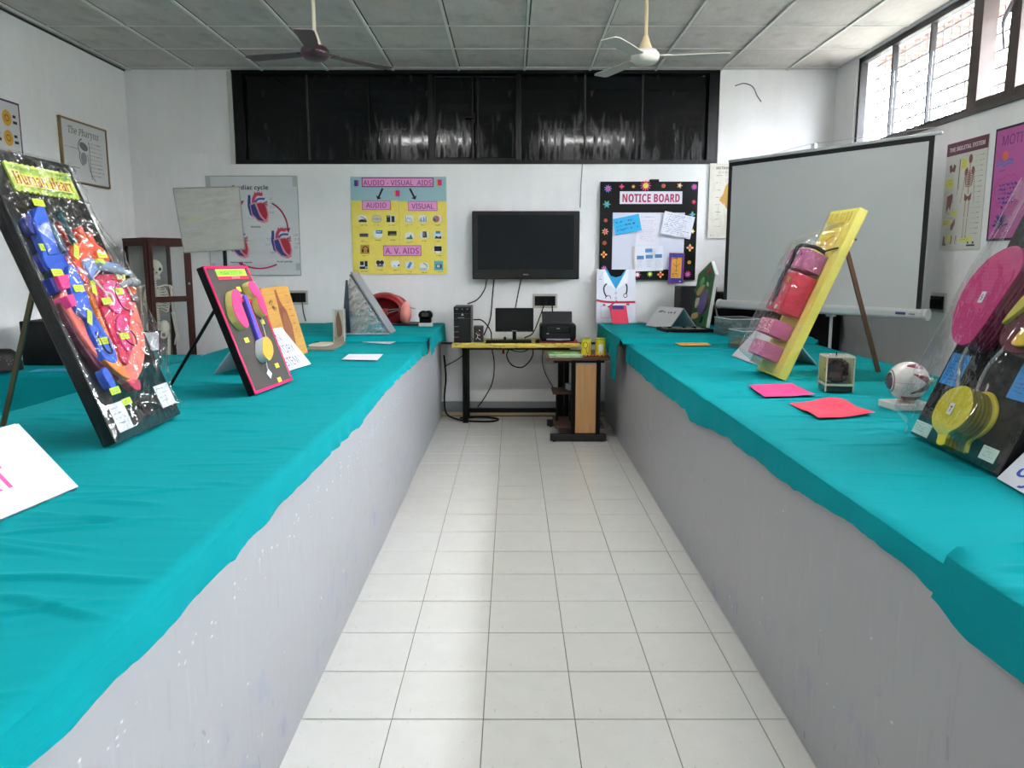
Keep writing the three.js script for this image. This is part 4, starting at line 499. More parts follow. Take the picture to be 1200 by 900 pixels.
{ // corner table with its cloth and what stands on it
  const t = thing('corner_table', 'wooden corner table under teal cloth by the left wall', 'table', [-2.95, 0, -5.4]);
  mesh('table_top', rb(1.14, 0.03, 1.0, 0, 0.765, 0, 0.004), std('#5a4030', 0.6), t); for (const [x, z] of [[-0.53, -0.45], [0.53, -0.45], [-0.53, 0.45], [0.53, 0.45]]) mesh('leg', bx(0.05, 0.75, 0.05, x, 0.375, z), std('#5a4030', 0.6), t);
  single('tablecloth', [grid(60, 60, (s, q) => { const L = 0.55, d = q * (1.0 + L), x = -3.54 + 1.18 * s; return d < 1.0 ? [x, 0.786 + 0.003 * fbm(x * 5, d * 6, 3), -5.9 + d] : [x, 0.786 - (d - 1.0), -4.9 + 0.012 + 0.012 * Math.sin(x * 22) * (d - 1.0) * 2]; })], MB.cloth, 'teal tablecloth hanging down the front of the corner table', 'tablecloth', [0, 0, 0], 0, 'teal tablecloths');
  single('black_box', rb(0.42, 0.30, 0.3, 0, 0.15, 0, 0.008), phy('#06070b', 0.5, { specularIntensity: 0.5 }), 'plain black box on the corner table at far left', 'box', [-3.12, 0.791, -5.38]);
  const c = thing('sequined_hat', 'black sequined hat lying at the edge of the corner table', 'hat', [-3.32, 0.79, -5.0]); mesh('crown', [lathe([[0, 0.14], [0.06, 0.135], [0.1, 0.1], [0.115, 0.05], [0.12, 0]])], std('#0b0b0d', 0.6, { side: THREE.DoubleSide }), c); const sq = []; for (let i = 0; i < 40; i++) { const a = rr(-1, 1.6), y = rr(0.02, 0.1); sq.push(rb(0.008, 0.004, 0.002, 0.118 * Math.sin(a), y, 0.118 * Math.cos(a), 0.0005, 1)); } mesh('sequins', sq, MB.steel, c); mesh('brim', slab([[-0.11, 0], [0.11, 0], [0.09, 0.07], [0, 0.1], [-0.09, 0.07]], 0.006, 0).rotateX(Math.PI / 2).translate(0, 0.012, 0.08), std('#0b0b0d', 0.6), c);
  single('blue_card', bx(0.3, 0.003, 0.13, 0, 0.0015, 0), std('#ffffff', 0.6, { map: cv(256, 128, (g, w, h) => { g.fillStyle = '#3aa6cc'; g.fillRect(0, 0, w, h); scribble(g, 60, 60, 130, 2, 26, '#245a8c', 6, 8); }) }), 'light blue printed card on the corner table beside the hat', 'card', [-2.95, 0.7915, -4.985], 0.15);
  const f = leaning(thing('folder', 'maroon edged folder with white paper standing on corner table', 'folder'), [-2.5, 0.791, -5.25], 12, 12); mesh('cover', rb(0.19, 0.235, 0.012, 0, 0.118, 0, 0.002), std('#5c1334', 0.6), f); printed('page', 0.17, 0.215, 0.003, cv(170, 215, (g, w, h) => { g.fillStyle = '#d3d6e0'; g.fillRect(0, 0, w, h); poly(g, [[20, 140], [170, 120], [170, 215], [90, 215]], '#0f6a70'); }), '#ccc', f, 0, 0.115, 0.006);
}
{ // grey fabric panel on a stand behind the left counter
  const t = thing('panel_stand', 'square grey fabric panel on a black floor stand', 'stand', [-2.2, 0, -5.85]);
  const ft = cv(512, 512, (g, w, h) => { g.fillStyle = '#a3a49d'; g.fillRect(0, 0, w, h); for (let i = 0; i < 300; i++) { g.fillStyle = `rgba(${rnd() < 0.5 ? '128,130,124' : '186,187,181'},${rr(0.03, 0.12)})`; g.beginPath(); g.ellipse(rr(0, w), rr(0, h), rr(10, 90), rr(3, 22), rr(-0.4, 0.2), 0, 6.3); g.fill(); } g.fillStyle = 'rgba(176,170,120,0.4)'; g.beginPath(); g.ellipse(150, 250, 70, 20, -0.2, 0, 6.3); g.fill(); });
  const g = slab([[-0.228, 0.023], [0.22, 0.048], [0.202, 0.498], [-0.28, 0.485]], 0.012, 0, { smooth: false, bevel: 0.002 }); fitUV(g, -0.28, 0.22, 0.02, 0.5);
  const p = mesh('fabric_panel', g, std('#ffffff', 0.85, { map: ft }), t); p.position.set(0, 1.535, 0.02); mesh('panel_edging', [bar([-0.228, 1.558, 0.028], [-0.28, 2.02, 0.028], 0.008), bar([-0.228, 1.558, 0.028], [0.22, 1.583, 0.028], 0.008), bar([0.22, 1.583, 0.028], [0.202, 2.033, 0.028], 0.008), bar([-0.28, 2.02, 0.028], [0.202, 2.033, 0.028], 0.008)], std('#85867f', 0.8), t);
  mesh('pole', rod([0.06, 0.12, 0], [0.06, 1.9, 0], 0.014), MB.blackMetal, t); mesh('clamp', rb(0.05, 0.04, 0.04, 0.06, 1.05, 0, 0.006), MB.black, t);
  for (let i = 0; i < 3; i++) { const a = 1.6 + i * 2.094; mesh('leg', rod([0.06, 0.4, 0], [0.06 + 0.1 * Math.cos(a), 0.01, 0.14 * Math.sin(a)], 0.009), MB.blackMetal, t); }
}
// ---------- ceiling fans ----------
{
  const fan = (name, label, x, y, z, turn, tiltZ, body, blade, shaft) => {
    const t = thing(name, label, 'ceiling fan', [x, y, z], 0, 'ceiling fans');
    mesh('ceiling_canopy', lathe([[0, 0], [0.03, 0], [0.065, 0.05], [0.065, 0.07], [0, 0.07]]).translate(0, HC - y - 0.075, 0), shaft, t); mesh('down_rod', cyl(0.012, 0.012, HC - y - 0.07, 0, (HC - y + 0.03) / 2, 0, 12), shaft, t); mesh('lower_cup', lathe([[0.016, 0.13], [0.03, 0.09], [0.045, 0.05], [0.04, 0.045], [0, 0.045]]), shaft, t);
    const m = mesh('motor', lathe([[0, -0.045], [0.06, -0.04], [0.085, -0.02], [0.09, 0.0], [0.088, 0.02], [0.07, 0.042], [0.03, 0.05], [0, 0.05]], 36), body, t); m.rotation.z = tiltZ;
    for (let i = 0; i < 3; i++) {
      const h = new THREE.Group(); h.name = 'blade_arm'; h.rotation.set(0, turn + i * 2.0944, tiltZ); h.rotation.order = 'ZYX'; t.add(h);
      const g = slab([[-0.042, 0.12], [0.042, 0.12], [0.055, 0.35], [0.058, 0.5], [0.04, 0.53], [-0.05, 0.53], [-0.058, 0.5], [-0.052, 0.3]], 0.006, -0.003, { smooth: false, bevel: 0.002 }).rotateX(Math.PI / 2).rotateZ(0.04);
      mesh('blade', g, blade, h); mesh('blade_bracket', rb(0.035, 0.008, 0.1, 0, 0.008, 0.115, 0.003), body, h);
    }
  };
  fan('ceiling_fan', 'brown ceiling fan with white rod above the left counter', -1.255, 2.80, -5.2, 7 * Math.PI / 180, -0.04, phy('#3d2530', 0.3), std('#4a3f40', 0.5), std('#cfc7b0', 0.5));
  fan('ceiling_fan', 'white ceiling fan with cream rod above the right counter', 0.85, 2.775, -5.2, -33 * Math.PI / 180, 0.02, phy('#d8d6cf', 0.3), std('#b3b2a8', 0.45), std('#c9b893', 0.5));
}

// ---------- exhibits on the left counter ----------
const crinkle = dt(512, 512, (u, v) => { const a = 1 - Math.abs(2 * fbm(u * 7, v * 9, 3) - 1), b = 1 - Math.abs(2 * fbm(u * 19 + 4, v * 17, 3) - 1); return 255 * clamp(0.6 * a + 0.4 * b); }, false);
const wrap = (roughness = 0.07, scale = 0.012) => phy('#ffffff', roughness, { transmission: 1, thickness: 0, ior: 1.75, side: THREE.DoubleSide, bumpMap: crinkle, bumpScale: scale });
const blackFilm = std('#0c0c0e', 0.3, { bumpMap: crinkle, bumpScale: 0.002 });
const label = (parent, x, y, z, w, h, rot = 0, m = MB.yellowLabel) => { const o = mesh('name_label', bx(w, h, 0.0015), m, parent); o.position.set(x, y, z); o.rotation.z = rot; return o; };
const labelTex = cv(128, 48, (g, w, h) => { g.fillStyle = '#d2e83a'; g.fillRect(0, 0, w, h); scribble(g, 16, 18, 90, 2, 14, '#6d7a20', 2.5, 3); });
const printedLabel = std('#ffffff', 0.7, { map: labelTex });
const namePaper = (red) => cv(160, 150, (g, w, h) => { g.fillStyle = red ? '#d6e4da' : '#dcdeea'; g.fillRect(0, 0, w, h); scribble(g, 14, 24, 90, 1, 10, red ? '#b03038' : '#4a4c60', 2.5, 3); scribble(g, 22, 54, 110, 3, 26, red ? '#4a5a60' : '#6a6c84', 2.5, 3); });
{ // human heart board
  const t = leaning(thing('heart_board', 'tall black plastic-wrapped board with foam human heart model', 'display board'), [-1.316, 0.884, -2.772], 90.4, 20.75);
  const W = 0.52, L = 1.03;
  mesh('backing', rb(W, L, 0.05, 0, L / 2, -0.025, 0.006), blackFilm, t);
  const C = (n, c, pts, z0, z1, o) => mesh(n, slab(pts, z1 - z0, z0, { bevel: 0.003, ...o }), typeof c === 'string' ? std(c, 0.55) : c, t);
  const title = cv(1024, 300, (g, w, h) => { g.fillStyle = '#b9cf4a'; g.fillRect(0, 0, w, h); for (let i = 0; i < 40; i++) { g.fillStyle = `rgba(70,140,60,${rr(0.1, 0.35)})`; g.beginPath(); g.ellipse(rr(60, w - 60), rnd() < 0.6 ? rr(30, 90) : rr(220, 270), rr(30, 130), rr(8, 26), 0, 0, 6.3); g.fill(); } for (let i = 0; i < 20; i++) { g.fillStyle = `rgba(236,232,110,${rr(0.2, 0.5)})`; g.fillRect(rr(0, w), rnd() < 0.5 ? rr(0, 20) : rr(255, 290), rr(40, 160), rr(8, 22)); }
    g.font = 'bold 176px serif'; g.textAlign = 'center'; g.textBaseline = 'middle'; g.lineWidth = 22; g.strokeStyle = '#eadf62'; g.save(); g.translate(w / 2, 158); g.scale(0.76, 1); g.strokeText('Human Heart', 0, 0); g.fillStyle = '#b8202c'; g.fillText('Human Heart', 0, 0); g.restore(); });
  const wav = []; const x0 = -0.17, x1 = 0.215, y0 = 0.883, y1 = 0.982; for (let i = 0; i <= 26; i++) wav.push([x0 + (x1 - x0) * i / 26, y1 + (i % 2 ? 0.004 : -0.002)]); for (let i = 0; i <= 26; i++) wav.push([x1 - (x1 - x0) * i / 26 + (i === 0 || i === 26 ? 0 : 0), y0 + (i % 2 ? -0.004 : 0.002)]);
  mesh('title_label', fitUV(slab(wav, 0.006, 0.001, { smooth: false, bevel: 0 }), x0, x1, y0 - 0.004, y1 + 0.004), std('#ffffff', 0.6, { map: title }), t);
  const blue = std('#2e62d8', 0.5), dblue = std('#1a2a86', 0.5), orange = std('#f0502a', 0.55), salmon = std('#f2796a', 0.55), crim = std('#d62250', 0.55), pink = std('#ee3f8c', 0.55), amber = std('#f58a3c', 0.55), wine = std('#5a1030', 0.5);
  C('foam_shadow_layer', wine, [[-0.24, 0.5], [-0.17, 0.53], [-0.13, 0.45], [-0.13, 0.3], [-0.1, 0.2], [-0.16, 0.2], [-0.21, 0.28], [-0.24, 0.38]], 0.0, 0.02);  // dark wine slab stands in for the shadow beside the foam heart
  C('upper_vein', blue, [[-0.196, 0.773], [-0.144, 0.818], [-0.104, 0.821], [-0.113, 0.763], [-0.123, 0.678], [-0.122, 0.654], [-0.206, 0.647], [-0.201, 0.729]], 0.0, 0.035, { smooth: false });
  C('vein_side', dblue, [[-0.23, 0.77], [-0.19, 0.79], [-0.19, 0.73], [-0.225, 0.725]], 0, 0.025); C('right_atrium', blue, [[-0.225, 0.66], [-0.096, 0.658], [-0.11, 0.608], [-0.232, 0.605]], 0.0, 0.03); C('atrium_side', dblue, [[-0.245, 0.655], [-0.21, 0.655], [-0.21, 0.6], [-0.24, 0.6]], 0, 0.022);
  C('heart_wall', salmon, [[-0.245, 0.505], [-0.209, 0.529], [-0.146, 0.557], [-0.073, 0.565], [0.008, 0.575], [0.098, 0.581], [0.205, 0.573], [0.238, 0.541], [0.244, 0.495], [0.232, 0.457], [0.212, 0.381], [0.179, 0.314], [0.127, 0.258], [0.05, 0.203], [-0.017, 0.173], [-0.047, 0.162], [-0.084, 0.184], [-0.126, 0.219], [-0.169, 0.263], [-0.202, 0.317], [-0.222, 0.371], [-0.23, 0.429]], 0, 0.03, { bevel: 0.006 });
  C('heart_tip', crim, [[-0.076, 0.182], [0.004, 0.175], [-0.015, 0.142], [-0.052, 0.148]], 0, 0.03); C('septum', amber, [[-0.075, 0.54], [-0.045, 0.54], [-0.06, 0.47], [-0.06, 0.4], [-0.062, 0.33], [-0.07, 0.26], [-0.08, 0.217], [-0.075, 0.187], [-0.126, 0.212], [-0.172, 0.265], [-0.185, 0.3], [-0.13, 0.3], [-0.1, 0.36], [-0.092, 0.45]], 0.03, 0.042);
  C('right_chamber', blue, [[-0.145, 0.605], [-0.107, 0.608], [-0.1, 0.537], [-0.119, 0.466], [-0.118, 0.413], [-0.094, 0.332], [-0.106, 0.264], [-0.126, 0.254], [-0.184, 0.28], [-0.184, 0.326], [-0.189, 0.373], [-0.179, 0.418], [-0.203, 0.441], [-0.212, 0.466], [-0.2, 0.51], [-0.17, 0.57]], 0.0, 0.046); C('lower_vein', blue, [[-0.2, 0.24], [-0.17, 0.25], [-0.16, 0.18], [-0.19, 0.175]], 0, 0.03);
  C('left_chamber', crim, [[-0.032, 0.555], [0.082, 0.572], [0.158, 0.551], [0.173, 0.493], [0.128, 0.427], [0.06, 0.364], [0.035, 0.3], [-0.02, 0.267], [-0.065, 0.237], [-0.091, 0.25], [-0.087, 0.298], [-0.08, 0.377], [-0.072, 0.456], [-0.068, 0.503]], 0.03, 0.052); C('valve_flap', pink, [[-0.02, 0.52], [0.07, 0.545], [0.13, 0.5], [0.06, 0.44], [0.0, 0.42], [-0.04, 0.46]], 0.05, 0.062); C('valve_flap', pink, [[-0.02, 0.4], [0.05, 0.41], [0.02, 0.33], [-0.04, 0.28], [-0.06, 0.33]], 0.05, 0.06);
  C('aorta', orange, [[-0.069, 0.676], [-0.026, 0.689], [0.0, 0.687], [0.026, 0.748], [0.05, 0.753], [0.052, 0.70], [0.071, 0.734], [0.095, 0.729], [0.1, 0.69], [0.131, 0.67], [0.149, 0.634], [0.123, 0.617], [0.007, 0.62], [-0.04, 0.604], [-0.065, 0.545], [-0.1, 0.552], [-0.108, 0.608], [-0.11, 0.644]], 0.0, 0.05, { n: 70 }); C('aorta_branch', std('#b3261e', 0.5), [[-0.05, 0.77], [-0.03, 0.775], [-0.005, 0.70], [-0.035, 0.695]], 0, 0.03);
  C('lung_vein', std('#7d97cf', 0.4), [[-0.056, 0.626], [0.026, 0.623], [0.172, 0.6], [0.19, 0.583], [0.139, 0.576], [0.006, 0.584], [-0.046, 0.563], [-0.065, 0.548], [-0.072, 0.595]], 0.05, 0.064); C('lung_vein_stub', std('#f26a30', 0.5), [[0.19, 0.53], [0.245, 0.525], [0.245, 0.495], [0.2, 0.5]], 0.02, 0.045); C('lung_vein_stub', std('#6d6a70', 0.4), [[0.2, 0.49], [0.245, 0.487], [0.238, 0.465], [0.2, 0.468]], 0.02, 0.042);
  C('pink_block', pink, [[-0.235, 0.572], [-0.16, 0.578], [-0.17, 0.531], [-0.235, 0.527]], 0.0, 0.045, { smooth: false }); C('pink_block', pink, [[-0.245, 0.502], [-0.2, 0.508], [-0.205, 0.468], [-0.24, 0.464]], 0.0, 0.05, { smooth: false }); C('blue_block', dblue, [[-0.255, 0.57], [-0.225, 0.575], [-0.225, 0.52], [-0.255, 0.52]], 0, 0.03, { smooth: false });
  const tubeM = phy('#9fb6c4', 0.15, { transmission: 0.5, thickness: 0 }); mesh('syringe', [rod([-0.03, 0.80, 0.03], [-0.03, 0.69, 0.04], 0.011), cyl(0.016, 0.016, 0.004, -0.03, 0.803, 0.03)], std('#1f5a66', 0.3), t); mesh('syringe', rod([-0.11, 0.76, 0.03], [-0.13, 0.655, 0.045], 0.012), std('#24566a', 0.3), t); mesh('syringe', [rod([0.0, 0.595, 0.07], [0.14, 0.575, 0.07], 0.014), rod([0.14, 0.575, 0.07], [0.2, 0.565, 0.07], 0.009)], std('#8fa6b8', 0.25), t); mesh('syringe', [rod([0.1, 0.52, 0.06], [0.19, 0.535, 0.06], 0.011), rod([0.19, 0.535, 0.06], [0.25, 0.53, 0.06], 0.015)], std('#a9b3b8', 0.25), t);
  mesh('white_outline', [tube([[-0.1, 0.6, 0.05], [-0.05, 0.55, 0.058], [-0.02, 0.5, 0.06], [-0.03, 0.45, 0.062]], 0.004, 30), tube([[-0.04, 0.56, 0.056], [0.05, 0.59, 0.058], [0.14, 0.56, 0.058], [0.17, 0.48, 0.058]], 0.0035, 30), tube([[-0.03, 0.5, 0.064], [0.01, 0.49, 0.064], [0.0, 0.46, 0.064], [-0.03, 0.455, 0.064]], 0.005, 24)], std('#e6d6de', 0.5), t);
  mesh('chord_line', [tube([[0.1, 0.54, 0.064], [0.04, 0.5, 0.066], [0.05, 0.44, 0.064], [0.12, 0.42, 0.06]], 0.0022, 40), tube([[-0.05, 0.36, 0.062], [-0.02, 0.31, 0.064], [0.02, 0.295, 0.064], [0.07, 0.33, 0.05], [0.03, 0.36, 0.06]], 0.0022, 40), tube([[-0.17, 0.37, 0.048], [-0.16, 0.3, 0.05], [-0.13, 0.29, 0.05], [-0.12, 0.34, 0.05]], 0.003, 30)], std('#3a1020', 0.5), t);
  const marks = []; for (let i = 0; i < 7; i++) marks.push(bar([-0.1 + i * 0.002, 0.45 - i * 0.035, 0.043], [-0.066, 0.452 - i * 0.035, 0.043], 0.003, 0.001)); mesh('ink_marks', marks, std('#8c3a14', 0.7), t);
  [[-0.13, 0.832, 0.036], [-0.2, 0.676, 0.03], [-0.2, 0.588, 0.032], [-0.07, 0.655, 0.053, 0.9], [0.095, 0.645, 0.053], [0.03, 0.612, 0.066], [0.15, 0.56, 0.056], [-0.15, 0.525, 0.049], [-0.045, 0.468, 0.066], [-0.165, 0.423, 0.049, 0.9], [0.07, 0.50, 0.066], [-0.15, 0.335, 0.05], [-0.03, 0.336, 0.064], [-0.185, 0.165, 0.032], [-0.09, 0.118, 0.003], [-0.06, 0.53, 0.052, 1.2]].forEach(([x, y, z, r = 0]) => label(t, x, y, z, 0.062, 0.024, r, printedLabel));
  printed('name_paper', 0.098, 0.1, 0.002, namePaper(false), '#ccc', t, -0.167, 0.077, 0.001); printed('name_paper', 0.118, 0.088, 0.002, namePaper(false), '#ccc', t, 0.192, 0.092, 0.001);
  const rg = (a, b) => { const q = 1 - Math.abs(2 * fbm(a, b, 2) - 1); return q * q * q; };
  const zf = (x, y) => 0.008 + 0.058 * sm(0.262, 0.2, Math.abs(x)) * sm(0.1, 0.24, y) * (1 - sm(0.62, 0.84, y)) + 0.016 * rg(x * 9 + y * 5 + 3, y * 8 - x * 3) + 0.009 * rg(x * 24 - y * 9, y * 15 + x * 8 + 2);
  mesh('plastic_wrap', grid(150, 280, (s, q) => { const x = -0.263 + 0.526 * s, y = -0.004 + 1.038 * q, e = Math.min(s, 1 - s, q, 1 - q); return [x, y, zf(x, y) * sm(0, 0.05, e) + 0.004]; }), wrap(0.05, 0.004), t);
  const e = thing('wooden_easel', 'thin wooden easel legs propping the tall heart board', 'easel'); const wood = std('#6b5a3c', 0.6); mesh('leg', bar([-1.925, 0.868, -2.87], [-1.585, 1.42, -2.6], 0.016, 0.012), wood, e); mesh('cross_bar', bar([-1.62, 1.36, -2.62], [-1.62, 1.36, -2.97], 0.014, 0.01), wood, e);
}
const tent = (name, lab, pos, yaw, w, depth, h, tex, thick = 0.005) => { // folded card: front sheet faces +z
  const t = thing(name, lab, 'tent card', pos, yaw * Math.PI / 180), sl = Math.hypot(depth / 2, h), a = Math.atan2(depth / 2, h);
  const f = printed('front_sheet', w, sl, thick, tex, '#b9b9c0', t); f.position.set(0, h / 2 + 0.001, depth / 4); f.rotation.x = -a; const b = mesh('back_sheet', bx(w, sl, thick), std('#ced0da', 0.7), t); b.position.set(0, h / 2 + 0.001, -depth / 4); b.rotation.x = a; return t; };
tent('tent_card', 'white tent card with pink lettering nearest on the left counter', [-1.37, TOP + 0.006, -1.83], 83, 0.46, 0.32, 0.17, cv(640, 300, (g, w, h) => { g.fillStyle = '#d9dae6'; g.fillRect(0, 0, w, h); text(g, 'HEART', 225, 170, 128, '#f0509a', 'sans-serif', 'bold'); }), 0.012);
{ // excretory system board
  const t = leaning(thing('kidney_board', 'black pink-edged board with foam kidneys and bladder', 'display board'), [-1.163, 0.877, -3.749], 84.1, 20.25), W = 0.453, L = 0.625;
  mesh('backing', rb(W, L, 0.035, 0, L / 2, -0.0175, 0.005), phy('#070607', 0.6, { specularIntensity: 0.4 }), t); mesh('front_sheet', bx(W - 0.01, L - 0.01, 0.002, 0, L / 2, 0.001), std('#4a4441', 0.75), t);
  const pk = phy('#e8306c', 0.25); mesh('edge_trim', [rb(0.014, L, 0.006, -W / 2 + 0.007, L / 2, 0.002, 0.002), rb(0.014, L, 0.006, W / 2 - 0.007, L / 2, 0.002, 0.002), rb(W, 0.014, 0.006, 0, 0.007, 0.002, 0.002), rb(W, 0.014, 0.006, 0, L - 0.007, 0.002, 0.002)], pk, t);
  printed('title_label', 0.31, 0.036, 0.003, cv(720, 84, (g, w, h) => { g.fillStyle = '#a8e83c'; g.fillRect(0, 0, w, h); g.strokeStyle = '#dcf080'; g.lineWidth = 8; g.strokeRect(4, 4, w - 8, h - 8); g.save(); g.translate(w / 2, h / 2 + 2); g.scale(0.8, 1); text(g, 'HUMAN EXCRETORY', 0, 0, 70, '#2c7a24', 'sans-serif', 'bold'); g.restore(); }), '#9ad038', t, 0.022, 0.59, 0.002);
  printed('title_strip', 0.325, 0.018, 0.002, cv(512, 32, (g, w, h) => { g.fillStyle = '#d8244c'; g.fillRect(0, 0, w, h); text(g, 'S Y S T E M', 290, 18, 26, '#f0d0d8', 'sans-serif', 'bold'); }), '#d8244c', t, 0.028, 0.565, 0.002);
  const foam = std('#d6cd78', 0.85, { bumpMap: crinkle, bumpScale: 0.01 });
  const part3 = (n, pts, z, side, face) => { const b = mesh(n, slab(pts, z, 0.002, { bevel: 0.004 }), side, t); const c = pts.reduce((a, p) => [a[0] + p[0] / pts.length, a[1] + p[1] / pts.length], [0, 0]); mesh('painted_face', slab(pts.map(([x, y]) => [c[0] + (x - c[0]) * 0.99, c[1] + (y - c[1]) * 0.99]), 0.003, z + 0.001, { bevel: 0 }), face, b); };
  const hot = std('#f23c82', 0.5);
  part3('kidney', [[-0.119, 0.49], [-0.063, 0.492], [-0.053, 0.462], [-0.081, 0.425], [-0.087, 0.391], [-0.089, 0.335], [-0.098, 0.315], [-0.126, 0.304], [-0.158, 0.319], [-0.187, 0.368], [-0.174, 0.429]], 0.038, foam, hot);
  part3('kidney', [[0.09, 0.529], [0.144, 0.524], [0.175, 0.457], [0.173, 0.398], [0.157, 0.358], [0.139, 0.35], [0.101, 0.375], [0.097, 0.415], [0.108, 0.446], [0.076, 0.47], [0.068, 0.51]], 0.038, foam, hot);
  part3('bladder', [[-0.01, 0.241], [0.042, 0.242], [0.064, 0.211], [0.045, 0.168], [-0.003, 0.138], [-0.041, 0.13], [-0.072, 0.165], [-0.047, 0.209]], 0.04, std('#cfd6da', 0.8), std('#eba83e', 0.5));
  mesh('red_vessel', slab([[-0.01, 0.462], [0.12, 0.442], [0.118, 0.428], [-0.01, 0.44]], 0.01, 0.002, { smooth: false }), std('#e0304c', 0.5), t); mesh('yellow_vessel', slab([[-0.01, 0.482], [0.11, 0.462], [0.115, 0.446], [-0.01, 0.465]], 0.01, 0.002, { smooth: false }), std('#dcc63c', 0.6), t); mesh('ureter', slab([[0.02, 0.47], [0.052, 0.465], [0.03, 0.236], [-0.008, 0.245]], 0.02, 0.002, { smooth: false }), std('#5a4fd0', 0.5), t); mesh('ureter_edge', slab([[0.052, 0.465], [0.062, 0.465], [0.042, 0.24], [0.03, 0.24]], 0.018, 0.002, { smooth: false }), hot, t);
  mesh('thread', tube([[0.12, 0.36, 0.03], [0.13, 0.33, 0.008], [0.12, 0.28, 0.006], [0.06, 0.2, 0.02], [0.0, 0.12, 0.006], [-0.01, 0.08, 0.004]], 0.0025, 40), std('#c9c8c0', 0.7), t);
  for (const [x, y] of [[0.03, 0.505], [0.145, 0.327], [-0.1, 0.254], [0.111, 0.097], [0.075, 0.026]]) label(t, x, y, 0.004, 0.042, 0.024, 0, std('#e6d84a', 0.7)); label(t, -0.007, 0.071, 0.004, 0.04, 0.036, 0.6, MB.paper);
  const e = thing('easel_stand', 'black metal easel propping the kidney board', 'easel'); mesh('leg', rod([-1.716, 0.87, -3.841], [-1.36, 1.30, -3.62], 0.008), MB.blackMetal, e); mesh('cross_bar', rod([-1.38, 1.28, -3.63], [-1.38, 1.28, -3.94], 0.007), MB.blackMetal, e);
}
tent('tent_card', 'white tent card with blue lettering behind the kidney board', [-1.44, TOP + 0.006, -4.47], 81.5, 0.485, 0.36, 0.22, cv(640, 380, (g, w, h) => { g.fillStyle = '#dfe0ea'; g.fillRect(0, 0, w, h); text(g, 'HUMAN', 320, 84, 100, '#3b3c9c', 'sans-serif'); text(g, 'EXCRETORY', 320, 196, 100, '#3b3c9c', 'sans-serif'); text(g, 'SYSTEM', 330, 308, 100, '#3b3c9c', 'sans-serif'); }), 0.005);
{
  const t = leaning(thing('wooden_board', 'varnished wooden board with brown muscle drawing leaning on counter', 'board'), [-1.417, 0.869, -5.057], 88.8, 15), tex = cv(512, 440, (g, w, h) => {
    g.fillStyle = '#cf9a4c'; g.fillRect(0, 0, w, h); for (let i = 0; i < 260; i++) { g.strokeStyle = `rgba(${rnd() < 0.5 ? '176,118,48' : '224,178,100'},${rr(0.08, 0.3)})`; g.lineWidth = rr(1, 4); const y = rr(0, h); g.beginPath(); g.moveTo(0, y); g.bezierCurveTo(170, y + rr(-14, 14), 340, y + rr(-14, 14), w, y + rr(-8, 8)); g.stroke(); }
    poly(g, [[226, 20], [262, 18], [272, 90], [300, 120], [340, 150], [360, 250], [330, 340], [290, 400], [240, 405], [200, 330], [190, 240], [196, 160], [214, 110]], '#8f4c34'); g.fillStyle = '#a86a48'; g.beginPath(); g.ellipse(275, 270, 60, 110, 0.1, 0, 6.3); g.fill(); g.strokeStyle = '#5c2c20'; g.lineWidth = 4; for (let i = 0; i < 9; i++) { g.beginPath(); g.moveTo(220 + i * 12, 130); g.lineTo(215 + i * 14, 380); g.stroke(); } scribble(g, 70, 90, 100, 2, 34, '#3c2410', 6, 14); for (let i = 0; i < 7; i++) { scribble(g, 390, 60 + i * 44, 80, 1, 8, '#7a4c1c', 3, 4); scribble(g, 60, 200 + i * 30, 90, 1, 8, '#8f5c24', 2, 3); } });
  printed('panel', 0.55, 0.475, 0.012, tex, '#c8964c', t, 0, 0.2375, -0.012); mesh('prop', bar([0.0, 0.36, -0.012], [0.0, 0.04, -0.2], 0.02, 0.012), std('#6d4a20', 0.6), t);
}
{
  single('clipboard', [rb(0.2, 0.014, 0.5, 0, 0.007, 0, 0.003)], std('#8d8574', 0.7), 'flat brown pad lying behind the wooden board', 'pad', [-1.37, TOP + 0.006, -5.7], 0.05);
  single('cloth_scrap', slab([[-0.07, -0.1], [0.02, -0.12], [0.07, -0.03], [0.06, 0.1], [-0.03, 0.13], [-0.07, 0.05]], 0.008, 0).rotateX(-Math.PI / 2), std('#cbc9b8', 0.8), 'small cream scrap lying on the brown pad', 'scrap', [-1.4, TOP + 0.021, -5.68]);
  const b = thing('specimen_block', 'tall clear acrylic block with brown specimen on left counter', 'specimen', [-1.345, TOP + 0.006, -6.03], 0.1); mesh('acrylic', rb(0.085, 0.26, 0.075, 0, 0.13, 0, 0.003), MB.clear, b); mesh('block_edges', [[-1, -1], [1, -1], [-1, 1], [1, 1]].map(([x, z]) => bx(0.006, 0.26, 0.006, x * 0.041, 0.13, z * 0.036)), std('#d3d2c8', 0.4), b); mesh('specimen', slab([[-0.012, 0.04], [0.014, 0.05], [0.02, 0.12], [0.008, 0.19], [-0.006, 0.24], [-0.022, 0.18], [-0.02, 0.1]], 0.022, -0.011), std('#7a5440', 0.7), b); mesh('backing', rb(0.07, 0.24, 0.004, 0, 0.13, -0.03, 0.001), std('#b5b1a4', 0.6), b); mesh('base', rb(0.08, 0.04, 0.07, 0, 0.021, 0, 0.002), std('#9c917c', 0.6), b);
  const paper = (lab, pts) => { const g = slab(pts.map(([x, z]) => [x, -z]), 0.0015, 0, { smooth: false, bevel: 0 }).rotateX(-Math.PI / 2); fitUV(g, pts[0][0], pts[2][0], 0, 1); single('paper_slip', g, MB.paper, lab, 'paper', [0, TOP + 0.008, 0]); };
  paper('white paper slip near the foil wedge on the left counter', [[-1.167, -6.014], [-0.931, -5.86], [-0.901, -6.12], [-1.143, -6.1]]); paper('white paper slip nearer the camera on the left counter', [[-1.086, -4.9], [-0.851, -4.86], [-0.869, -5.19], [-1.1, -5.19]]);
}
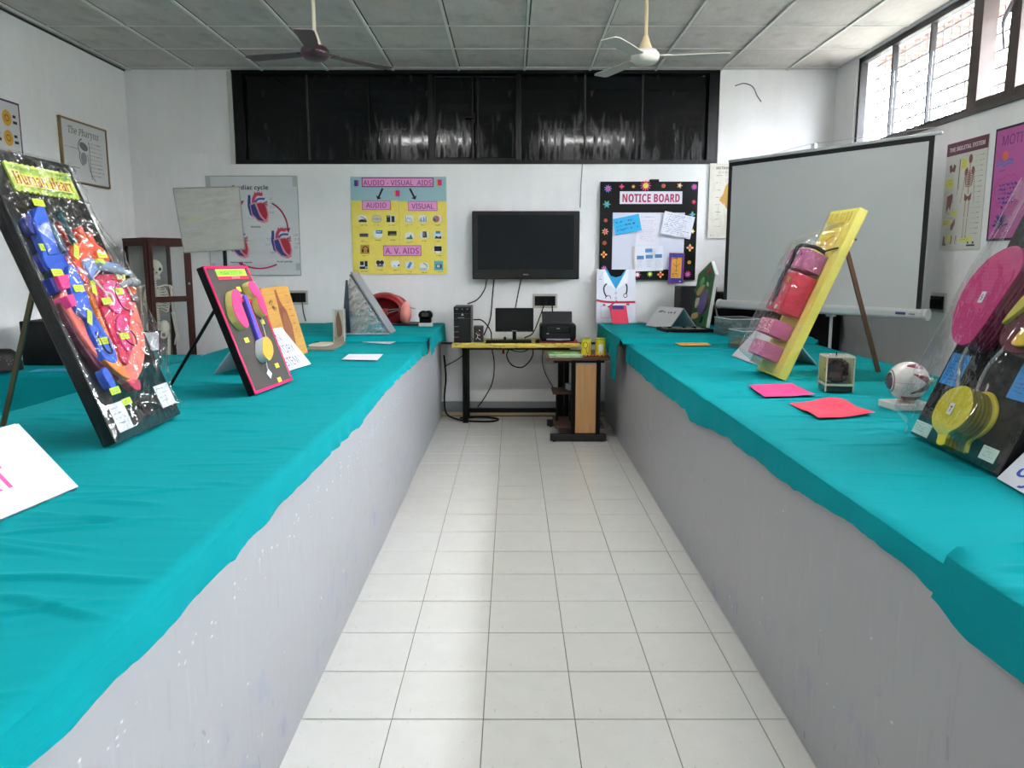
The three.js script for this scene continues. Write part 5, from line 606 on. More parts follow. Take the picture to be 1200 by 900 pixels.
{ // foil-covered wedge
  const foil = phy('#cfd6e0', 0.22, { metalness: 1, bumpMap: crinkle, bumpScale: 0.006 }), t = thing('foil_wedge', 'tall silver foil covered triangular wedge on left counter', 'wedge', [-1.17, FAR + 0.006, -6.3]);
  const A = [-0.185, 0], B = [0.19, 0], C = [-0.115, 0.475]; mesh('foil_body', slab([A, B, C], 0.24, -0.12, { smooth: false, bevel: 0.004 }), foil, t);
  mesh('side_board', bar([0.2, 0.005, 0.0], [-0.1, 0.492, 0.0], 0.012, 0.26), std('#8d8f93', 0.5), t); const lf = mesh('dark_fold', slab([[-0.19, 0.01], [-0.12, 0.015], [-0.128, 0.43], [-0.145, 0.43]], 0.006, 0.121, { smooth: false, bevel: 0.001 }), phy('#5f6a7c', 0.3, { metalness: 1, bumpMap: crinkle, bumpScale: 0.005 }), t);
  mesh('foil_fold', slab([[-0.06, 0.02], [-0.11, 0.44], [0.02, 0.25], [0.14, 0.03]], 0.006, 0.121, { smooth: false, bevel: 0.001 }), phy('#dfe6f2', 0.25, { metalness: 1, bumpMap: crinkle, bumpScale: 0.006 }), t); mesh('base_sheet', rb(0.36, 0.008, 0.3, 0.01, 0.004, 0.0, 0.002), std('#a9adb5', 0.6), t);
}
{ // childbirth pelvis model
  const ev = new Evaluator(); ev.useGroups = false; const el = (r, s, p) => { const b = new Brush(new THREE.SphereGeometry(r, 40, 28).scale(...s).translate(...p)); b.updateMatrixWorld(); return b; };
  let o = ev.evaluate(el(0.15, [1.3, 1, 0.95], [0, 0.12, 0]), el(0.12, [1.22, 0.86, 1], [-0.02, 0.13, 0.075]), SUBTRACTION); const cut = new Brush(new THREE.BoxGeometry(1, 0.3, 1).translate(0, -0.15, 0)); cut.updateMatrixWorld(); o = ev.evaluate(o, cut, SUBTRACTION);
  const t = thing('pelvis_model', 'dark red and pink childbirth pelvis model on left counter', 'model', [-1.165, FAR + 0.006, -7.22]); t.scale.set(1.12, 1.0, 1); const g = o.geometry; g.deleteAttribute('uv'); g.setAttribute('uv', new THREE.BufferAttribute(new Float32Array(g.attributes.position.count * 2), 2));
  mesh('shell', g.translate(0, 0.018, 0), phy('#8a1f2a', 0.35), t); mesh('skin_end', [sph(0.1, 0.155, 0.11, 0.03, 0.55, 1.05, 0.9, 28)], phy('#e08c80', 0.4), t); mesh('skin_top', tube([[-0.19, 0.2, -0.02], [-0.1, 0.265, 0.0], [0.0, 0.285, 0.02], [0.08, 0.262, 0.05], [0.15, 0.2, 0.08]], 0.014, 40, 8), phy('#c76a66', 0.4), t); mesh('skin_lobe', sph(0.05, -0.18, 0.2, -0.03, 1.2, 0.7, 1, 20), phy('#e08c80', 0.4), t);
  mesh('inner_tube', [cyl(0.028, 0.032, 0.14, -0.05, 0.12, 0.1, 20, 0, Math.PI / 2)], phy('#b4433e', 0.4), t); mesh('wire_clamp', [rod([0.02, 0.14, 0.1], [0.11, 0.15, 0.08], 0.004), rod([0.02, 0.11, 0.1], [0.11, 0.14, 0.08], 0.004)], MB.steel, t); mesh('base_plate', rb(0.5, 0.016, 0.3, 0.05, 0.008, 0.02, 0.004), std('#14171e', 0.5), t); mesh('screw', rod([0.2, 0.16, 0.05], [0.245, 0.15, 0.08], 0.004), MB.steel, t);
  const p = thing('stamp_holder', 'small black round-topped holder on white base, left counter', 'holder', [-0.778, FAR + 0.006, -7.02], 0); mesh('base', rb(0.125, 0.03, 0.1, 0, 0.015, 0, 0.003), std('#c9c9c6', 0.6), p); mesh('body', [rb(0.105, 0.075, 0.07, -0.005, 0.068, 0, 0.01, 3), cyl(0.04, 0.04, 0.07, -0.025, 0.1, 0, 20, Math.PI / 2), cyl(0.04, 0.04, 0.07, 0.02, 0.1, 0, 20, Math.PI / 2)], MB.black, p); mesh('window_slot', rb(0.06, 0.035, 0.004, -0.005, 0.105, 0.036, 0.002), std('#30332c', 0.4), p);
}

// ---------- exhibits on the right counter ----------
{ // doctor coat card and pink card
  const t = leaning(thing('coat_card', 'white doctor coat card with stethoscope and red belt', 'card'), [0.985, FAR + 0.008, -7.37], 0, 6), W = 0.37, L = 0.505;
  const tex = cv(600, 820, (g, w, h) => { g.fillStyle = '#dcdeea'; g.fillRect(0, 0, w, h); poly(g, [[120, 0], [300, 300], [470, 0], [420, 0], [380, 60], [300, 100], [230, 60], [190, 0]], '#1d9ad0'); poly(g, [[100, 0], [130, 0], [300, 310], [240, 260], [120, 220]], '#eceef6'); poly(g, [[500, 0], [460, 0], [310, 310], [360, 270], [480, 200]], '#eceef6'); g.strokeStyle = '#9aa0b4'; g.lineWidth = 3; g.beginPath(); g.moveTo(110, 30); g.lineTo(20, 180); g.moveTo(300, 310); g.lineTo(300, 820); g.stroke();
    g.strokeStyle = '#23252c'; g.lineWidth = 22; g.beginPath(); g.moveTo(160, 220); g.bezierCurveTo(80, 260, 120, 380, 160, 420); g.moveTo(455, 220); g.bezierCurveTo(480, 280, 470, 340, 455, 380); g.stroke(); g.lineWidth = 10; g.beginPath(); g.ellipse(180, 440, 40, 40, 0, 3, 6.5); g.stroke(); g.beginPath(); g.ellipse(446, 400, 28, 28, 0, 0, 6.3); g.stroke(); g.strokeStyle = '#b01c34'; g.lineWidth = 34; g.beginPath(); g.moveTo(0, 470); g.bezierCurveTo(180, 520, 380, 500, 600, 500); g.stroke(); g.lineWidth = 22; g.beginPath(); g.moveTo(320, 480); g.lineTo(180, 580); g.stroke(); g.fillStyle = '#c23048'; g.fillRect(100, 530, 40, 30); g.fillRect(460, 520, 50, 30); g.strokeStyle = '#8088a4'; g.lineWidth = 4; g.strokeRect(70, 560, 160, 180); for (const y of [360, 440, 620]) { g.fillStyle = '#b8bcc8'; g.beginPath(); g.arc(300, y, 18, 0, 6.3); g.fill(); } scribble(g, 30, 150, 60, 1, 10, '#667', 4, 6); });
  const pts = [[-W / 2, 0], [W / 2, 0], [W / 2, L], [0.09, L], [0.05, L - 0.06], [0, L - 0.075], [-0.05, L - 0.06], [-0.085, L], [-W / 2, L]]; mesh('card_front', fitUV(slab(pts, 0.012, 0, { smooth: false, bevel: 0.001 }), -W / 2, W / 2, 0, L), std('#ffffff', 0.7, { map: tex }), t);
  const p = leaning(thing('pink_card', 'small pink card leaning against the doctor coat card', 'card'), [1.015, FAR + 0.008, -7.26], 2, 20); mesh('card_body', slab([[-0.075, 0], [0.08, 0.003], [0.062, 0.178], [-0.098, 0.18]], 0.006, 0, { smooth: false, bevel: 0.001 }), std('#d8324e', 0.7), p); mesh('blue_patch', slab([[-0.07, 0.14], [0.04, 0.138], [0.036, 0.176], [-0.076, 0.177]], 0.002, 0.006, { smooth: false, bevel: 0 }), std('#23207c', 0.6), p);
}
{ // small tent, black tray, green board, speaker behind
  tent('tent_card', 'white tent card with small purple print on far right counter', [1.43, FAR + 0.006, -6.98], -62, 0.34, 0.30, 0.17, cv(400, 250, (g, w, h) => { g.fillStyle = '#d3d3d4'; g.fillRect(0, 0, w, h); scribble(g, 60, 60, 120, 1, 14, '#4c2c5c', 8, 10); scribble(g, 210, 64, 130, 1, 14, '#4c2c5c', 8, 10); }));
  const tr = thing('black_tray', 'thin black tray lying below the green board', 'tray', [1.45, FAR + 0.006, -6.5], 0.1); mesh('tray_base', rb(0.4, 0.014, 0.3, 0, 0.007, 0, 0.004), MB.black, tr); mesh('tray_rim', [rb(0.4, 0.012, 0.012, 0, 0.02, 0.144, 0.004), rb(0.4, 0.012, 0.012, 0, 0.02, -0.144, 0.004), rb(0.012, 0.012, 0.3, -0.194, 0.02, 0, 0.004), rb(0.012, 0.012, 0.3, 0.194, 0.02, 0, 0.004)], MB.black, tr);
  const bits = []; for (let i = 0; i < 16; i++) bits.push(rb(rr(0.02, 0.06), 0.01, rr(0.01, 0.03), rr(-0.16, 0.16), 0.02, rr(-0.11, 0.11), 0.003, 1)); mesh('tray_contents', bits, std('#8a8a80', 0.6), tr);
  const g = leaning(thing('green_board', 'green pentagon-topped board with purple and gold shapes', 'display board'), [1.655, FAR + 0.01, -6.9], -86, 8), P = [[-0.235, 0], [0.235, 0], [0.235, 0.48], [0.1, 0.585], [-0.09, 0.475], [-0.235, 0.44]].map(([x, y]) => [x, y]);
  const Q = [[-0.235, 0], [0.235, 0], [0.235, 0.47], [0.06, 0.585], [-0.235, 0.47]]; mesh('backing', slab(Q, 0.03, -0.03, { smooth: false }), std('#d3d3ce', 0.6), g); mesh('green_face', slab(Q.map(([x, y]) => [x * 0.98, 0.005 + y * 0.98]), 0.002, 0.001, { smooth: false, bevel: 0 }), std('#2c6a3a', 0.6), g);
  const sh = (c, pts, z = 0.012) => mesh('relief_shape', slab(pts, z, 0.003), std(c, 0.55), g); sh('#6e6398', [[-0.02, 0.12], [0.1, 0.13], [0.15, 0.23], [0.1, 0.33], [0.0, 0.3], [-0.06, 0.2]]); sh('#c2a25a', [[-0.16, 0.3], [-0.06, 0.36], [0.04, 0.37], [0.02, 0.34], [-0.1, 0.27]]); sh('#c2a25a', [[-0.2, 0.09], [-0.02, 0.12], [-0.02, 0.09], [-0.18, 0.06]]); sh('#d8c0b0', [[-0.12, 0.16], [-0.04, 0.2], [-0.06, 0.25], [-0.13, 0.24]], 0.016); sh('#7a2350', [[0.14, 0.15], [0.17, 0.22], [0.15, 0.3], [0.18, 0.24]]); sh('#5fae6a', [[-0.1, 0.4], [-0.04, 0.44], [-0.02, 0.39], [-0.08, 0.36]]); sh('#a33a34', [[0.05, 0.5], [0.1, 0.52], [0.1, 0.48], [0.05, 0.47]]); sh('#152018', [[0.06, 0.05], [0.1, 0.1], [0.11, 0.09], [0.08, 0.04]]); sh('#9fd0a0', [[0.08, 0.4], [0.12, 0.37], [0.1, 0.36], [0.06, 0.39]], 0.006);
  mesh('prop', bar([0, 0.4, -0.03], [0, 0.03, -0.2], 0.02, 0.01), std('#8a8a84', 0.6), g);
  const s = thing('loudspeaker', 'black loudspeaker box standing behind the green board', 'speaker', [1.72, FAR + 0.006, -7.31]); mesh('cabinet', rb(0.34, 0.35, 0.26, 0, 0.175, 0, 0.006), phy('#0a0b0d', 0.5, { specularIntensity: 0.5 }), s); mesh('grille', rb(0.12, 0.33, 0.01, -0.1, 0.175, 0.132, 0.004), std('#24262a', 0.8), s); mesh('white_panel', rb(0.07, 0.3, 0.012, 0.0, 0.18, 0.136, 0.003), std('#bfc2c6', 0.5), s);
  single('rolled_paper', rod([0, 0.012, 0], [0.06, 0.012, 0.03], 0.012), MB.paper, 'tiny rolled white paper near the doctor coat card', 'paper', [1.2, FAR + 0.006, -7.4]);
}
{ // clear boxes
  const cb = (lab, pos, w, h, d, c, turn) => { const t = thing('clear_box', lab, 'box', pos, turn, 'clear specimen boxes'); mesh('walls', [bx(w, h, 0.003, 0, h / 2, d / 2), bx(w, h, 0.003, 0, h / 2, -d / 2), bx(0.003, h, d, -w / 2, h / 2, 0), bx(0.003, h, d, w / 2, h / 2, 0), bx(w, 0.004, d, 0, h, 0)], phy('#dfeef0', 0.06, { transmission: 0.9, thickness: 0, side: THREE.DoubleSide }), t); mesh('rim', [bx(w, 0.006, 0.006, 0, h, d / 2), bx(w, 0.006, 0.006, 0, h, -d / 2), bx(0.006, 0.006, d, -w / 2, h, 0), bx(0.006, 0.006, d, w / 2, h, 0)], std('#c9d6d8', 0.4), t); mesh('floor_plate', bx(w - 0.006, 0.012, d - 0.006, 0, 0.007, 0), std('#2c3434', 0.6), t); const gs = []; for (let i = 0; i < 14; i++) gs.push(sph(rr(0.012, 0.026), rr(-w * 0.36, w * 0.36), rr(0.02, h * 0.55), rr(-d * 0.36, d * 0.36), 1.3, 0.8, 1, 10)); mesh('contents', gs, std(c, 0.7), t); };
  cb('clear plastic box of grey specimens beside the green board', [1.8, TOP + 0.006, -6.2], 0.24, 0.13, 0.3, '#8b7d70', 0.2); scene.children.at(-1).position.y = FAR + 0.006; cb('clear plastic box with orange contents behind the white tent card', [1.73, TOP + 0.006, -5.62], 0.22, 0.13, 0.24, '#c07a4c', 0.15); 
  single('white_box', rb(0.17, 0.1, 0.12, 0, 0.05, 0, 0.003), std('#ffffff', 0.5, { map: cv(170, 100, (g, w, h) => { g.fillStyle = '#c9cfd2'; g.fillRect(0, 0, w, h); scribble(g, 30, 40, 110, 2, 26, '#3c4c84', 5, 8); }) }), 'small white printed box behind the clear boxes', 'box', [2.02, TOP + 0.006, -5.86], 0.2);
  const flat = (name, lab, cat, c, pts, lift = []) => { const o = single(name, grid(16, 16, (s, q) => { const a = pts[0], b = pts[1], d = pts[2], e = pts[3], x = (a[0] * (1 - s) + b[0] * s) * (1 - q) + (e[0] * (1 - s) + d[0] * s) * q, z = (a[1] * (1 - s) + b[1] * s) * (1 - q) + (e[1] * (1 - s) + d[1] * s) * q; let y = 0.002 + 0.004 * fbm(x * 9, z * 9, 2); for (const [ls, lq, h] of lift) y += h * Math.exp(-(((s - ls) ** 2) + ((q - lq) ** 2)) * 9); return [x, y, z]; }), c, lab, cat, [0, TOP + 0.01, 0]); return o; };
  const sheetMat = (c, ink) => std('#ffffff', 0.75, { side: THREE.DoubleSide, map: cv(256, 256, (g, w, h) => { g.fillStyle = c; g.fillRect(0, 0, w, h); scribble(g, 60, 90, 150, 4, 22, ink, 2, 5); }) });
  flat('paper_sheet', 'orange paper sheet lying far back on the right counter', 'paper', sheetMat('#e8ae52', '#a87430'), [[1.246, -5.7], [1.482, -5.73], [1.496, -5.94], [1.25, -5.93]]);
  flat('paper_sheet', 'hot pink paper sheet lying flat before the yellow board', 'paper', sheetMat('#e83c82', '#b02a60'), [[1.139, -3.446], [1.387, -3.491], [1.417, -3.869], [1.176, -3.814]], [[1, 0, 0.008], [0, 0, 0.004]]);
  flat('paper_sheet', 'red-pink curled paper sheet with handwriting near the eye model', 'paper', sheetMat('#e2344e', '#8e1c30'), [[1.188, -2.95], [1.441, -3.017], [1.458, -3.381], [1.198, -3.297]], [[1, 0, 0.014], [0.75, 0.9, 0.016], [0, 0.2, 0.01]]);
  flat('paper_strip', 'pink strip of paper behind the clear boxes', 'paper', std('#d83a6a', 0.7, { side: THREE.DoubleSide }), [[1.85, -6.5], [2.08, -6.5], [2.08, -6.75], [1.85, -6.75]]).position.y = FAR + 0.012;
}
{ // yellow board with sponge boxes
  const t = leaning(thing('yellow_board', 'tall yellow board with pink and red boxes under plastic', 'display board'), [1.393, 0.883, -4.196], -88, 23.25), W = 0.334, L = 0.955;
  const yt = dt(256, 256, (u, v) => { const n = fbm(u * 5, v * 9, 4) - 0.5; return [228 + n * 22, 214 + n * 22, 100 + n * 22]; }); const ym = phy('#ffffff', 0.4, { map: yt, bumpMap: crinkle, bumpScale: 0.006, clearcoat: 0.4, clearcoatRoughness: 0.2 });
  mesh('backing', slab([[-W / 2, 0], [W / 2, 0], [W / 2, L], [-W / 2, L]], 0.05, -0.05, { smooth: false, bevel: 0.004 }), ym, t);
  printed('title', 0.22, 0.07, 0.001, cv(400, 128, (g, w, h) => { g.fillStyle = '#dcca48'; g.fillRect(0, 0, w, h); text(g, 'Digestive', 190, 70, 84, '#4c4a3c', 'serif', 'italic'); }), '#dcca48', t, -0.02, 0.87, 0.0);
  printed('drawing', 0.2, 0.11, 0.001, cv(300, 160, (g, w, h) => { g.fillStyle = '#d8be52'; g.fillRect(0, 0, w, h); g.strokeStyle = '#6c5430'; g.lineWidth = 6; g.beginPath(); g.moveTo(30, 130); g.lineTo(120, 60); g.lineTo(220, 30); g.moveTo(120, 60); g.lineTo(150, 140); g.stroke(); scribble(g, 40, 110, 120, 2, 20, '#7a5c30', 5, 8); }), '#d8be52', t, -0.02, 0.77, 0.0);
  const box3 = (c, c2, y0, y1, x0, x1, d, art) => { const b = mesh('sponge_box', rb(x1 - x0, y1 - y0, d, (x0 + x1) / 2, (y0 + y1) / 2, d / 2 + 0.001, 0.003, 1), std(c, 0.7, { bumpMap: crinkle, bumpScale: 0.0008 }), t); printed('box_front', x1 - x0 - 0.01, y1 - y0 - 0.01, 0.002, cv(300, 200, art), c2, b, (x0 + x1) / 2, (y0 + y1) / 2, d + 0.002); return b; };
  const blotch = (bg, cs, n) => (g, w, h) => { g.fillStyle = bg; g.fillRect(0, 0, w, h); for (let i = 0; i < n; i++) { g.fillStyle = cs[i % cs.length]; g.beginPath(); g.ellipse(rr(10, w - 10), rr(10, h - 10), rr(6, 22), rr(5, 14), rr(0, 3), 0, 6.3); g.fill(); } };
  box3('#bd6a98', '#a84a80', 0.575, 0.68, -0.13, 0.085, 0.12, blotch('#b85a90', ['#2a1c28', '#5c2848', '#d890b8'], 18)); box3('#d4344c', '#b02a40', 0.33, 0.55, -0.13, 0.085, 0.115, blotch('#c23a50', ['#3c4a44', '#8c7a2c', '#20282c', '#9aa49c'], 16)); box3('#cf6f9e', '#c04a88', 0.195, 0.28, -0.13, 0.075, 0.11, blotch('#d88aa8', ['#7c3c28', '#8c4830', '#e8c0b8'], 40)); box3('#c66c98', '#b84a80', 0.07, 0.155, -0.13, 0.08, 0.1, blotch('#cc7aa4', ['#e4b4cc', '#9c4c74'], 20));
  mesh('black_tube', tube([[0.05, 0.70, 0.02], [0.02, 0.71, 0.07], [-0.03, 0.69, 0.13], [-0.03, 0.6, 0.135], [-0.05, 0.5, 0.135], [-0.03, 0.4, 0.13]], 0.011, 60, 8), std('#1c2026', 0.35), t); mesh('black_tube', tube([[0.15, 0.73, 0.004], [0.1, 0.72, 0.012], [0.05, 0.70, 0.02], [0.09, 0.66, 0.01]], 0.005, 30, 6), std('#23262a', 0.35), t); mesh('spoon', [sph(0.035, -0.05, 0.42, 0.128, 0.6, 1.6, 0.25, 18)], std('#4a5450', 0.35), t);
  for (const [x, y] of [[-0.01, 0.655], [-0.07, 0.36], [0.02, 0.345], [-0.09, 0.6]]) mesh('button', cyl(0.012, 0.012, 0.005, x, y, y > 0.5 ? 0.127 : 0.122, 14, Math.PI / 2), std('#c2ccc8', 0.4), t); mesh('amber_bit', [rb(0.03, 0.03, 0.012, 0.03, 0.5, 0.122, 0.004), rb(0.025, 0.03, 0.012, -0.09, 0.51, 0.122, 0.004)], std('#a8842c', 0.5), t); mesh('comb_strip', [...Array(14)].map((_, i) => rb(0.004, 0.05, 0.003, -0.12 + i * 0.012, 0.05, 0.07, 0.001, 1)), std('#b9bcb4', 0.5), t);
  mesh('plastic_wrap', grid(50, 120, (s, q) => { const x = -W / 2 - 0.004 + (W + 0.008) * s, y = 0.012 + 0.92 * q, e = Math.min(s, 1 - s), z = 0.146 * sm(0.01, 0.07, y) * (1 - sm(0.69, 0.9, y)); return [x, y, 0.006 + z * (s > 0.5 ? sm(0, 0.22, 1 - s) : sm(0, 0.1, s)) * (s > 0.5 ? 1 : 1) + 0.008 * fbm(x * 14, y * 16, 3) * sm(0, 0.1, e)]; }), wrap(0.06, 0.008), t);
  const e = thing('wooden_easel', 'thin brown wooden easel leg behind the yellow board', 'easel'), wd = std('#6f4a38', 0.6); mesh('leg', bar([2.071, 0.868, -4.336], [1.8, 1.62, -4.28], 0.022, 0.016), wd, e); mesh('cross_bar', bar([1.81, 1.6, -4.29], [1.81, 1.6, -4.15], 0.016, 0.012), wd, e);
  tent('tent_card', 'blank white tent card behind the yellow board', [1.65, TOP + 0.006, -4.87], -88, 0.5, 0.36, 0.2, cv(64, 64, (g, w, h) => { g.fillStyle = '#cfcfd4'; g.fillRect(0, 0, w, h); }));
}
{ // acrylic cube and eye model
  const t = thing('acrylic_cube', 'clear acrylic cube with dark beads on right counter', 'specimen', [1.56, TOP + 0.009, -3.69], -0.12), w = 0.125, h = 0.165;
  mesh('walls', [bx(w, h, 0.003, 0, h / 2, w / 2), bx(w, h, 0.003, 0, h / 2, -w / 2), bx(0.003, h, w, -w / 2, h / 2, 0), bx(0.003, h, w, w / 2, h / 2, 0)], phy('#f4f8f2', 0.04, { transmission: 1, thickness: 0, side: THREE.DoubleSide }), t); const cr = std('#c4bfa8', 0.5), ed = []; for (const [x, z] of [[-1, -1], [1, -1], [-1, 1], [1, 1]]) ed.push(bx(0.006, h, 0.006, x * w / 2, h / 2, z * w / 2)); for (const s of [-1, 1]) ed.push(bx(w, 0.006, 0.006, 0, h, s * w / 2), bx(0.006, 0.006, w, s * w / 2, h, 0), bx(w, 0.01, 0.006, 0, 0.033, s * w / 2), bx(0.006, 0.01, w, s * w / 2, 0.033, 0)); mesh('edges', ed, cr, t);
  mesh('lid', bx(w + 0.004, 0.003, w + 0.004, 0, h + 0.004, 0), film(0.2), t); mesh('base', rb(w, 0.03, w, 0, 0.015, 0, 0.003), std('#232a2a', 0.5), t); mesh('back_panel', [bx(w - 0.006, h - 0.034, 0.002, 0, h / 2 + 0.014, -w / 2 + 0.006), bx(0.002, h - 0.034, w - 0.006, w / 2 - 0.006, h / 2 + 0.014, 0)], std('#cfc9b4', 0.6), t); mesh('hook', cyl(0.003, 0.003, 0.016, -0.01, h + 0.013, 0.02, 8), MB.black, t);
  mesh('core', slab([[-0.035, 0.05], [0.01, 0.05], [0.025, 0.09], [0.012, 0.13], [-0.02, 0.155], [-0.04, 0.15]], 0.05, -0.03), std('#5a2434', 0.5), t); const bm = [std('#4a1c2c', 0.35), std('#22141c', 0.35)], bg = new THREE.SphereGeometry(0.0125, 14, 10); for (let i = 0; i < 30; i++) { const a = -2.4 + i * 0.19, q = mesh('bead', bg, bm[i % 2], t); q.position.set(-0.002 + 0.042 * Math.cos(a) + rr(-0.006, 0.006), 0.098 + 0.05 * Math.sin(a), rr(-0.01, 0.035)); }
  const e = thing('eye_model', 'white eyeball model with maroon muscles on white base', 'model', [1.655, TOP + 0.009, -3.2], 0.1), R = 0.082; mesh('base', rb(0.165, 0.03, 0.14, 0, 0.015, 0, 0.004), phy('#d6d6d2', 0.35), e);
  const ball = new THREE.Group(); ball.name = 'eyeball'; ball.position.set(0, 0.034 + R, 0); ball.rotation.y = -0.25; e.add(ball);
  mesh('sclera', [sph(R, 0, 0, 0, 1, 1, 1, 48)], phy('#d9d4cf', 0.22, { clearcoat: 0.6, clearcoatRoughness: 0.1 }), ball); mesh('iris', [sph(0.045, -0.052, 0, 0, 0.85, 1, 1, 30)], phy('#39434a', 0.15, { clearcoat: 1 }), ball); mesh('iris_ring', [new THREE.TorusGeometry(0.044, 0.004, 8, 40).rotateY(Math.PI / 2).translate(-0.066, 0, 0)], std('#5d6468', 0.4), ball);
  const mm = phy('#7c1a2c', 0.3, { clearcoat: 0.4 }), strip = (f) => grid(14, 20, (s, q) => { const [la, ph] = f(s - 0.5, q), r = R * 1.015 + 0.0015 * Math.cos((s - 0.5) * 3); return [r * Math.sin(ph) * Math.cos(la), r * Math.sin(la), r * Math.cos(ph) * Math.cos(la)]; });
  mm.side = THREE.DoubleSide; mesh('muscle', strip((s, q) => [0.42 * (1 - q) + 0.08 + s * (0.06 + 0.42 * q), -0.05 + q * 0.95]), mm, ball); mesh('muscle', strip((s, q) => [-0.42 * (1 - q) - 0.1 + s * (0.06 + 0.42 * q), -0.15 + q * 1.05]), mm, ball); mesh('muscle', strip((s, q) => [1.0 + s * 0.4 * (0.3 + q), -0.5 + q * 1.3]), mm, ball); mesh('muscle', strip((s, q) => [-1.0 + s * 0.5, -0.7 + q * 1.9]), mm, ball); mesh('optic_nerve', rod([0.07, 0, 0], [0.098, 0.004, 0], 0.013), phy('#d0c6b4', 0.3), ball); mesh('seam_line', [new THREE.TorusGeometry(R + 0.0003, 0.0008, 6, 60).rotateX(Math.PI / 2)], std('#8c8680', 0.6), ball);
}
{ // kidney and bladder board in a plastic bag
  const t = leaning(thing('urinary_board', 'large black bagged board with pink kidney and yellow bladder', 'display board'), [1.384, 0.885, -2.391], -93.1, 22.5), W = 0.546, L = 0.86;
  mesh('backing', rb(W, L, 0.06, 0, L / 2, -0.03, 0.006), phy('#0c0c0e', 0.45, { specularIntensity: 0.6, bumpMap: crinkle, bumpScale: 0.003 }), t);
  const corr = dt(64, 256, (u, v) => 128 + 100 * Math.sin(v * 6.283 * 26) * 0.5 + 40 * (fbm(u * 6, v * 40, 2) - 0.5), false, [1, 3]);
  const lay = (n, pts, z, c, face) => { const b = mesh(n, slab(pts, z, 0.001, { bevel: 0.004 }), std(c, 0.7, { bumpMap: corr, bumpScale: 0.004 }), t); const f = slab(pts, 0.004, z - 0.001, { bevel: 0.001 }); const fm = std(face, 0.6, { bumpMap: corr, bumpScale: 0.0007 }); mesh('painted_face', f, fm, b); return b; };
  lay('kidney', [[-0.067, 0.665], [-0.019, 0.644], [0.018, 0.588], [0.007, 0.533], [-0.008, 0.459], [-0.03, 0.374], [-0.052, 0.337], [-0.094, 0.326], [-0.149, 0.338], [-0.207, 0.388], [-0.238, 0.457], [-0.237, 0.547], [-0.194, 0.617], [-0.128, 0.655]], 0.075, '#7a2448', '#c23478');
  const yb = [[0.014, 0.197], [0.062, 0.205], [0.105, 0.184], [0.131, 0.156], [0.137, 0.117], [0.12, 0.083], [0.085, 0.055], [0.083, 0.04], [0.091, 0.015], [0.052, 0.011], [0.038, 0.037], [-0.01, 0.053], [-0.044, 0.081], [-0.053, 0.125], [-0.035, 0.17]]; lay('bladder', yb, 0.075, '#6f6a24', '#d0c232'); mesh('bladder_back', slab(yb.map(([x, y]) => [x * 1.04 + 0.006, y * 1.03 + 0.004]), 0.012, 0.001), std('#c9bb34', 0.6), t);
  const num = (s, x, y, r) => { const o = printed('number_tag', 0.026, 0.038, 0.002, cv(90, 120, (g, w, h) => { g.fillStyle = '#dedee2'; g.fillRect(0, 0, w, h); text(g, s, w / 2, h / 2 + 4, 84, '#2a2a30', 'sans-serif', 'bold'); }), '#ccc', t, x, y, 0.079, r); }; num('5', -0.104, 0.49, 0.0); num('7', 0.04, 0.125, 0.0);
  mesh('cut_kidney', slab([[0.06, 0.5], [0.02, 0.45], [0.03, 0.38], [0.09, 0.342], [0.2, 0.35], [0.26, 0.4], [0.265, 0.52], [0.22, 0.6], [0.13, 0.59]], 0.045, 0.001), std('#5c1428', 0.5), t); mesh('yellow_pelvis', slab([[0.12, 0.365], [0.2, 0.37], [0.25, 0.43], [0.2, 0.47], [0.15, 0.43]], 0.012, 0.045), std('#dcb838', 0.5), t); mesh('yellow_cap', slab([[0.03, 0.42], [0.06, 0.5], [0.13, 0.6], [0.2, 0.64], [0.15, 0.55], [0.09, 0.47]], 0.03, 0.03), std('#cfc048', 0.5), t);
  const blueP = (w, h, x, y, r = 0) => printed('blue_note', w, h, 0.002, cv(160, 180, (g, a, b) => { g.fillStyle = '#2f8cd2'; g.fillRect(0, 0, a, b); scribble(g, 20, 26, 120, 7, 20, '#1d4a94', 3, 4); }), '#2878b8', t, x, y, 0.001, r); blueP(0.115, 0.112, -0.196, 0.255); blueP(0.13, 0.12, 0.2, 0.275);
  printed('name_paper', 0.112, 0.046, 0.002, namePaper(true), '#ccc', t, -0.21, 0.032, 0.001); printed('name_paper', 0.08, 0.042, 0.002, namePaper(true), '#ccc', t, 0.193, 0.043, 0.001);
  const tb = phy('#d8dcda', 0.12, { transmission: 0.75, thickness: 0 }); mesh('clear_pipe', tube([[0.08, 0.36, 0.04], [0.06, 0.28, 0.05], [0.07, 0.2, 0.05], [0.09, 0.15, 0.04]], 0.006, 40, 8), tb, t); mesh('clear_pipe', tube([[0.0, 0.56, 0.05], [-0.04, 0.42, 0.06], [-0.08, 0.3, 0.06], [-0.03, 0.18, 0.05]], 0.007, 40, 8), tb, t); mesh('white_mark', [tube([[0.015, 0.66, 0.03], [0.05, 0.67, 0.03], [0.03, 0.62, 0.03], [0.06, 0.6, 0.03]], 0.008, 30)], std('#e4e4e8', 0.5), t);
  mesh('plastic_bag', grid(70, 100, (s, q) => { const x = -0.30 + 0.59 * s, y = -0.002 + 0.9 * q, e = Math.min(s, 1 - s); return [x, y, 0.008 + (0.105 * sm(0, 0.16, e) * sm(0, 0.08, q) + 0.018 * (1 - Math.abs(2 * fbm(x * 7 + 2, y * 6, 3) - 1)) * sm(0, 0.1, e)) * (1 - 0.3 * q)]; }), wrap(0.05, 0.004), t);
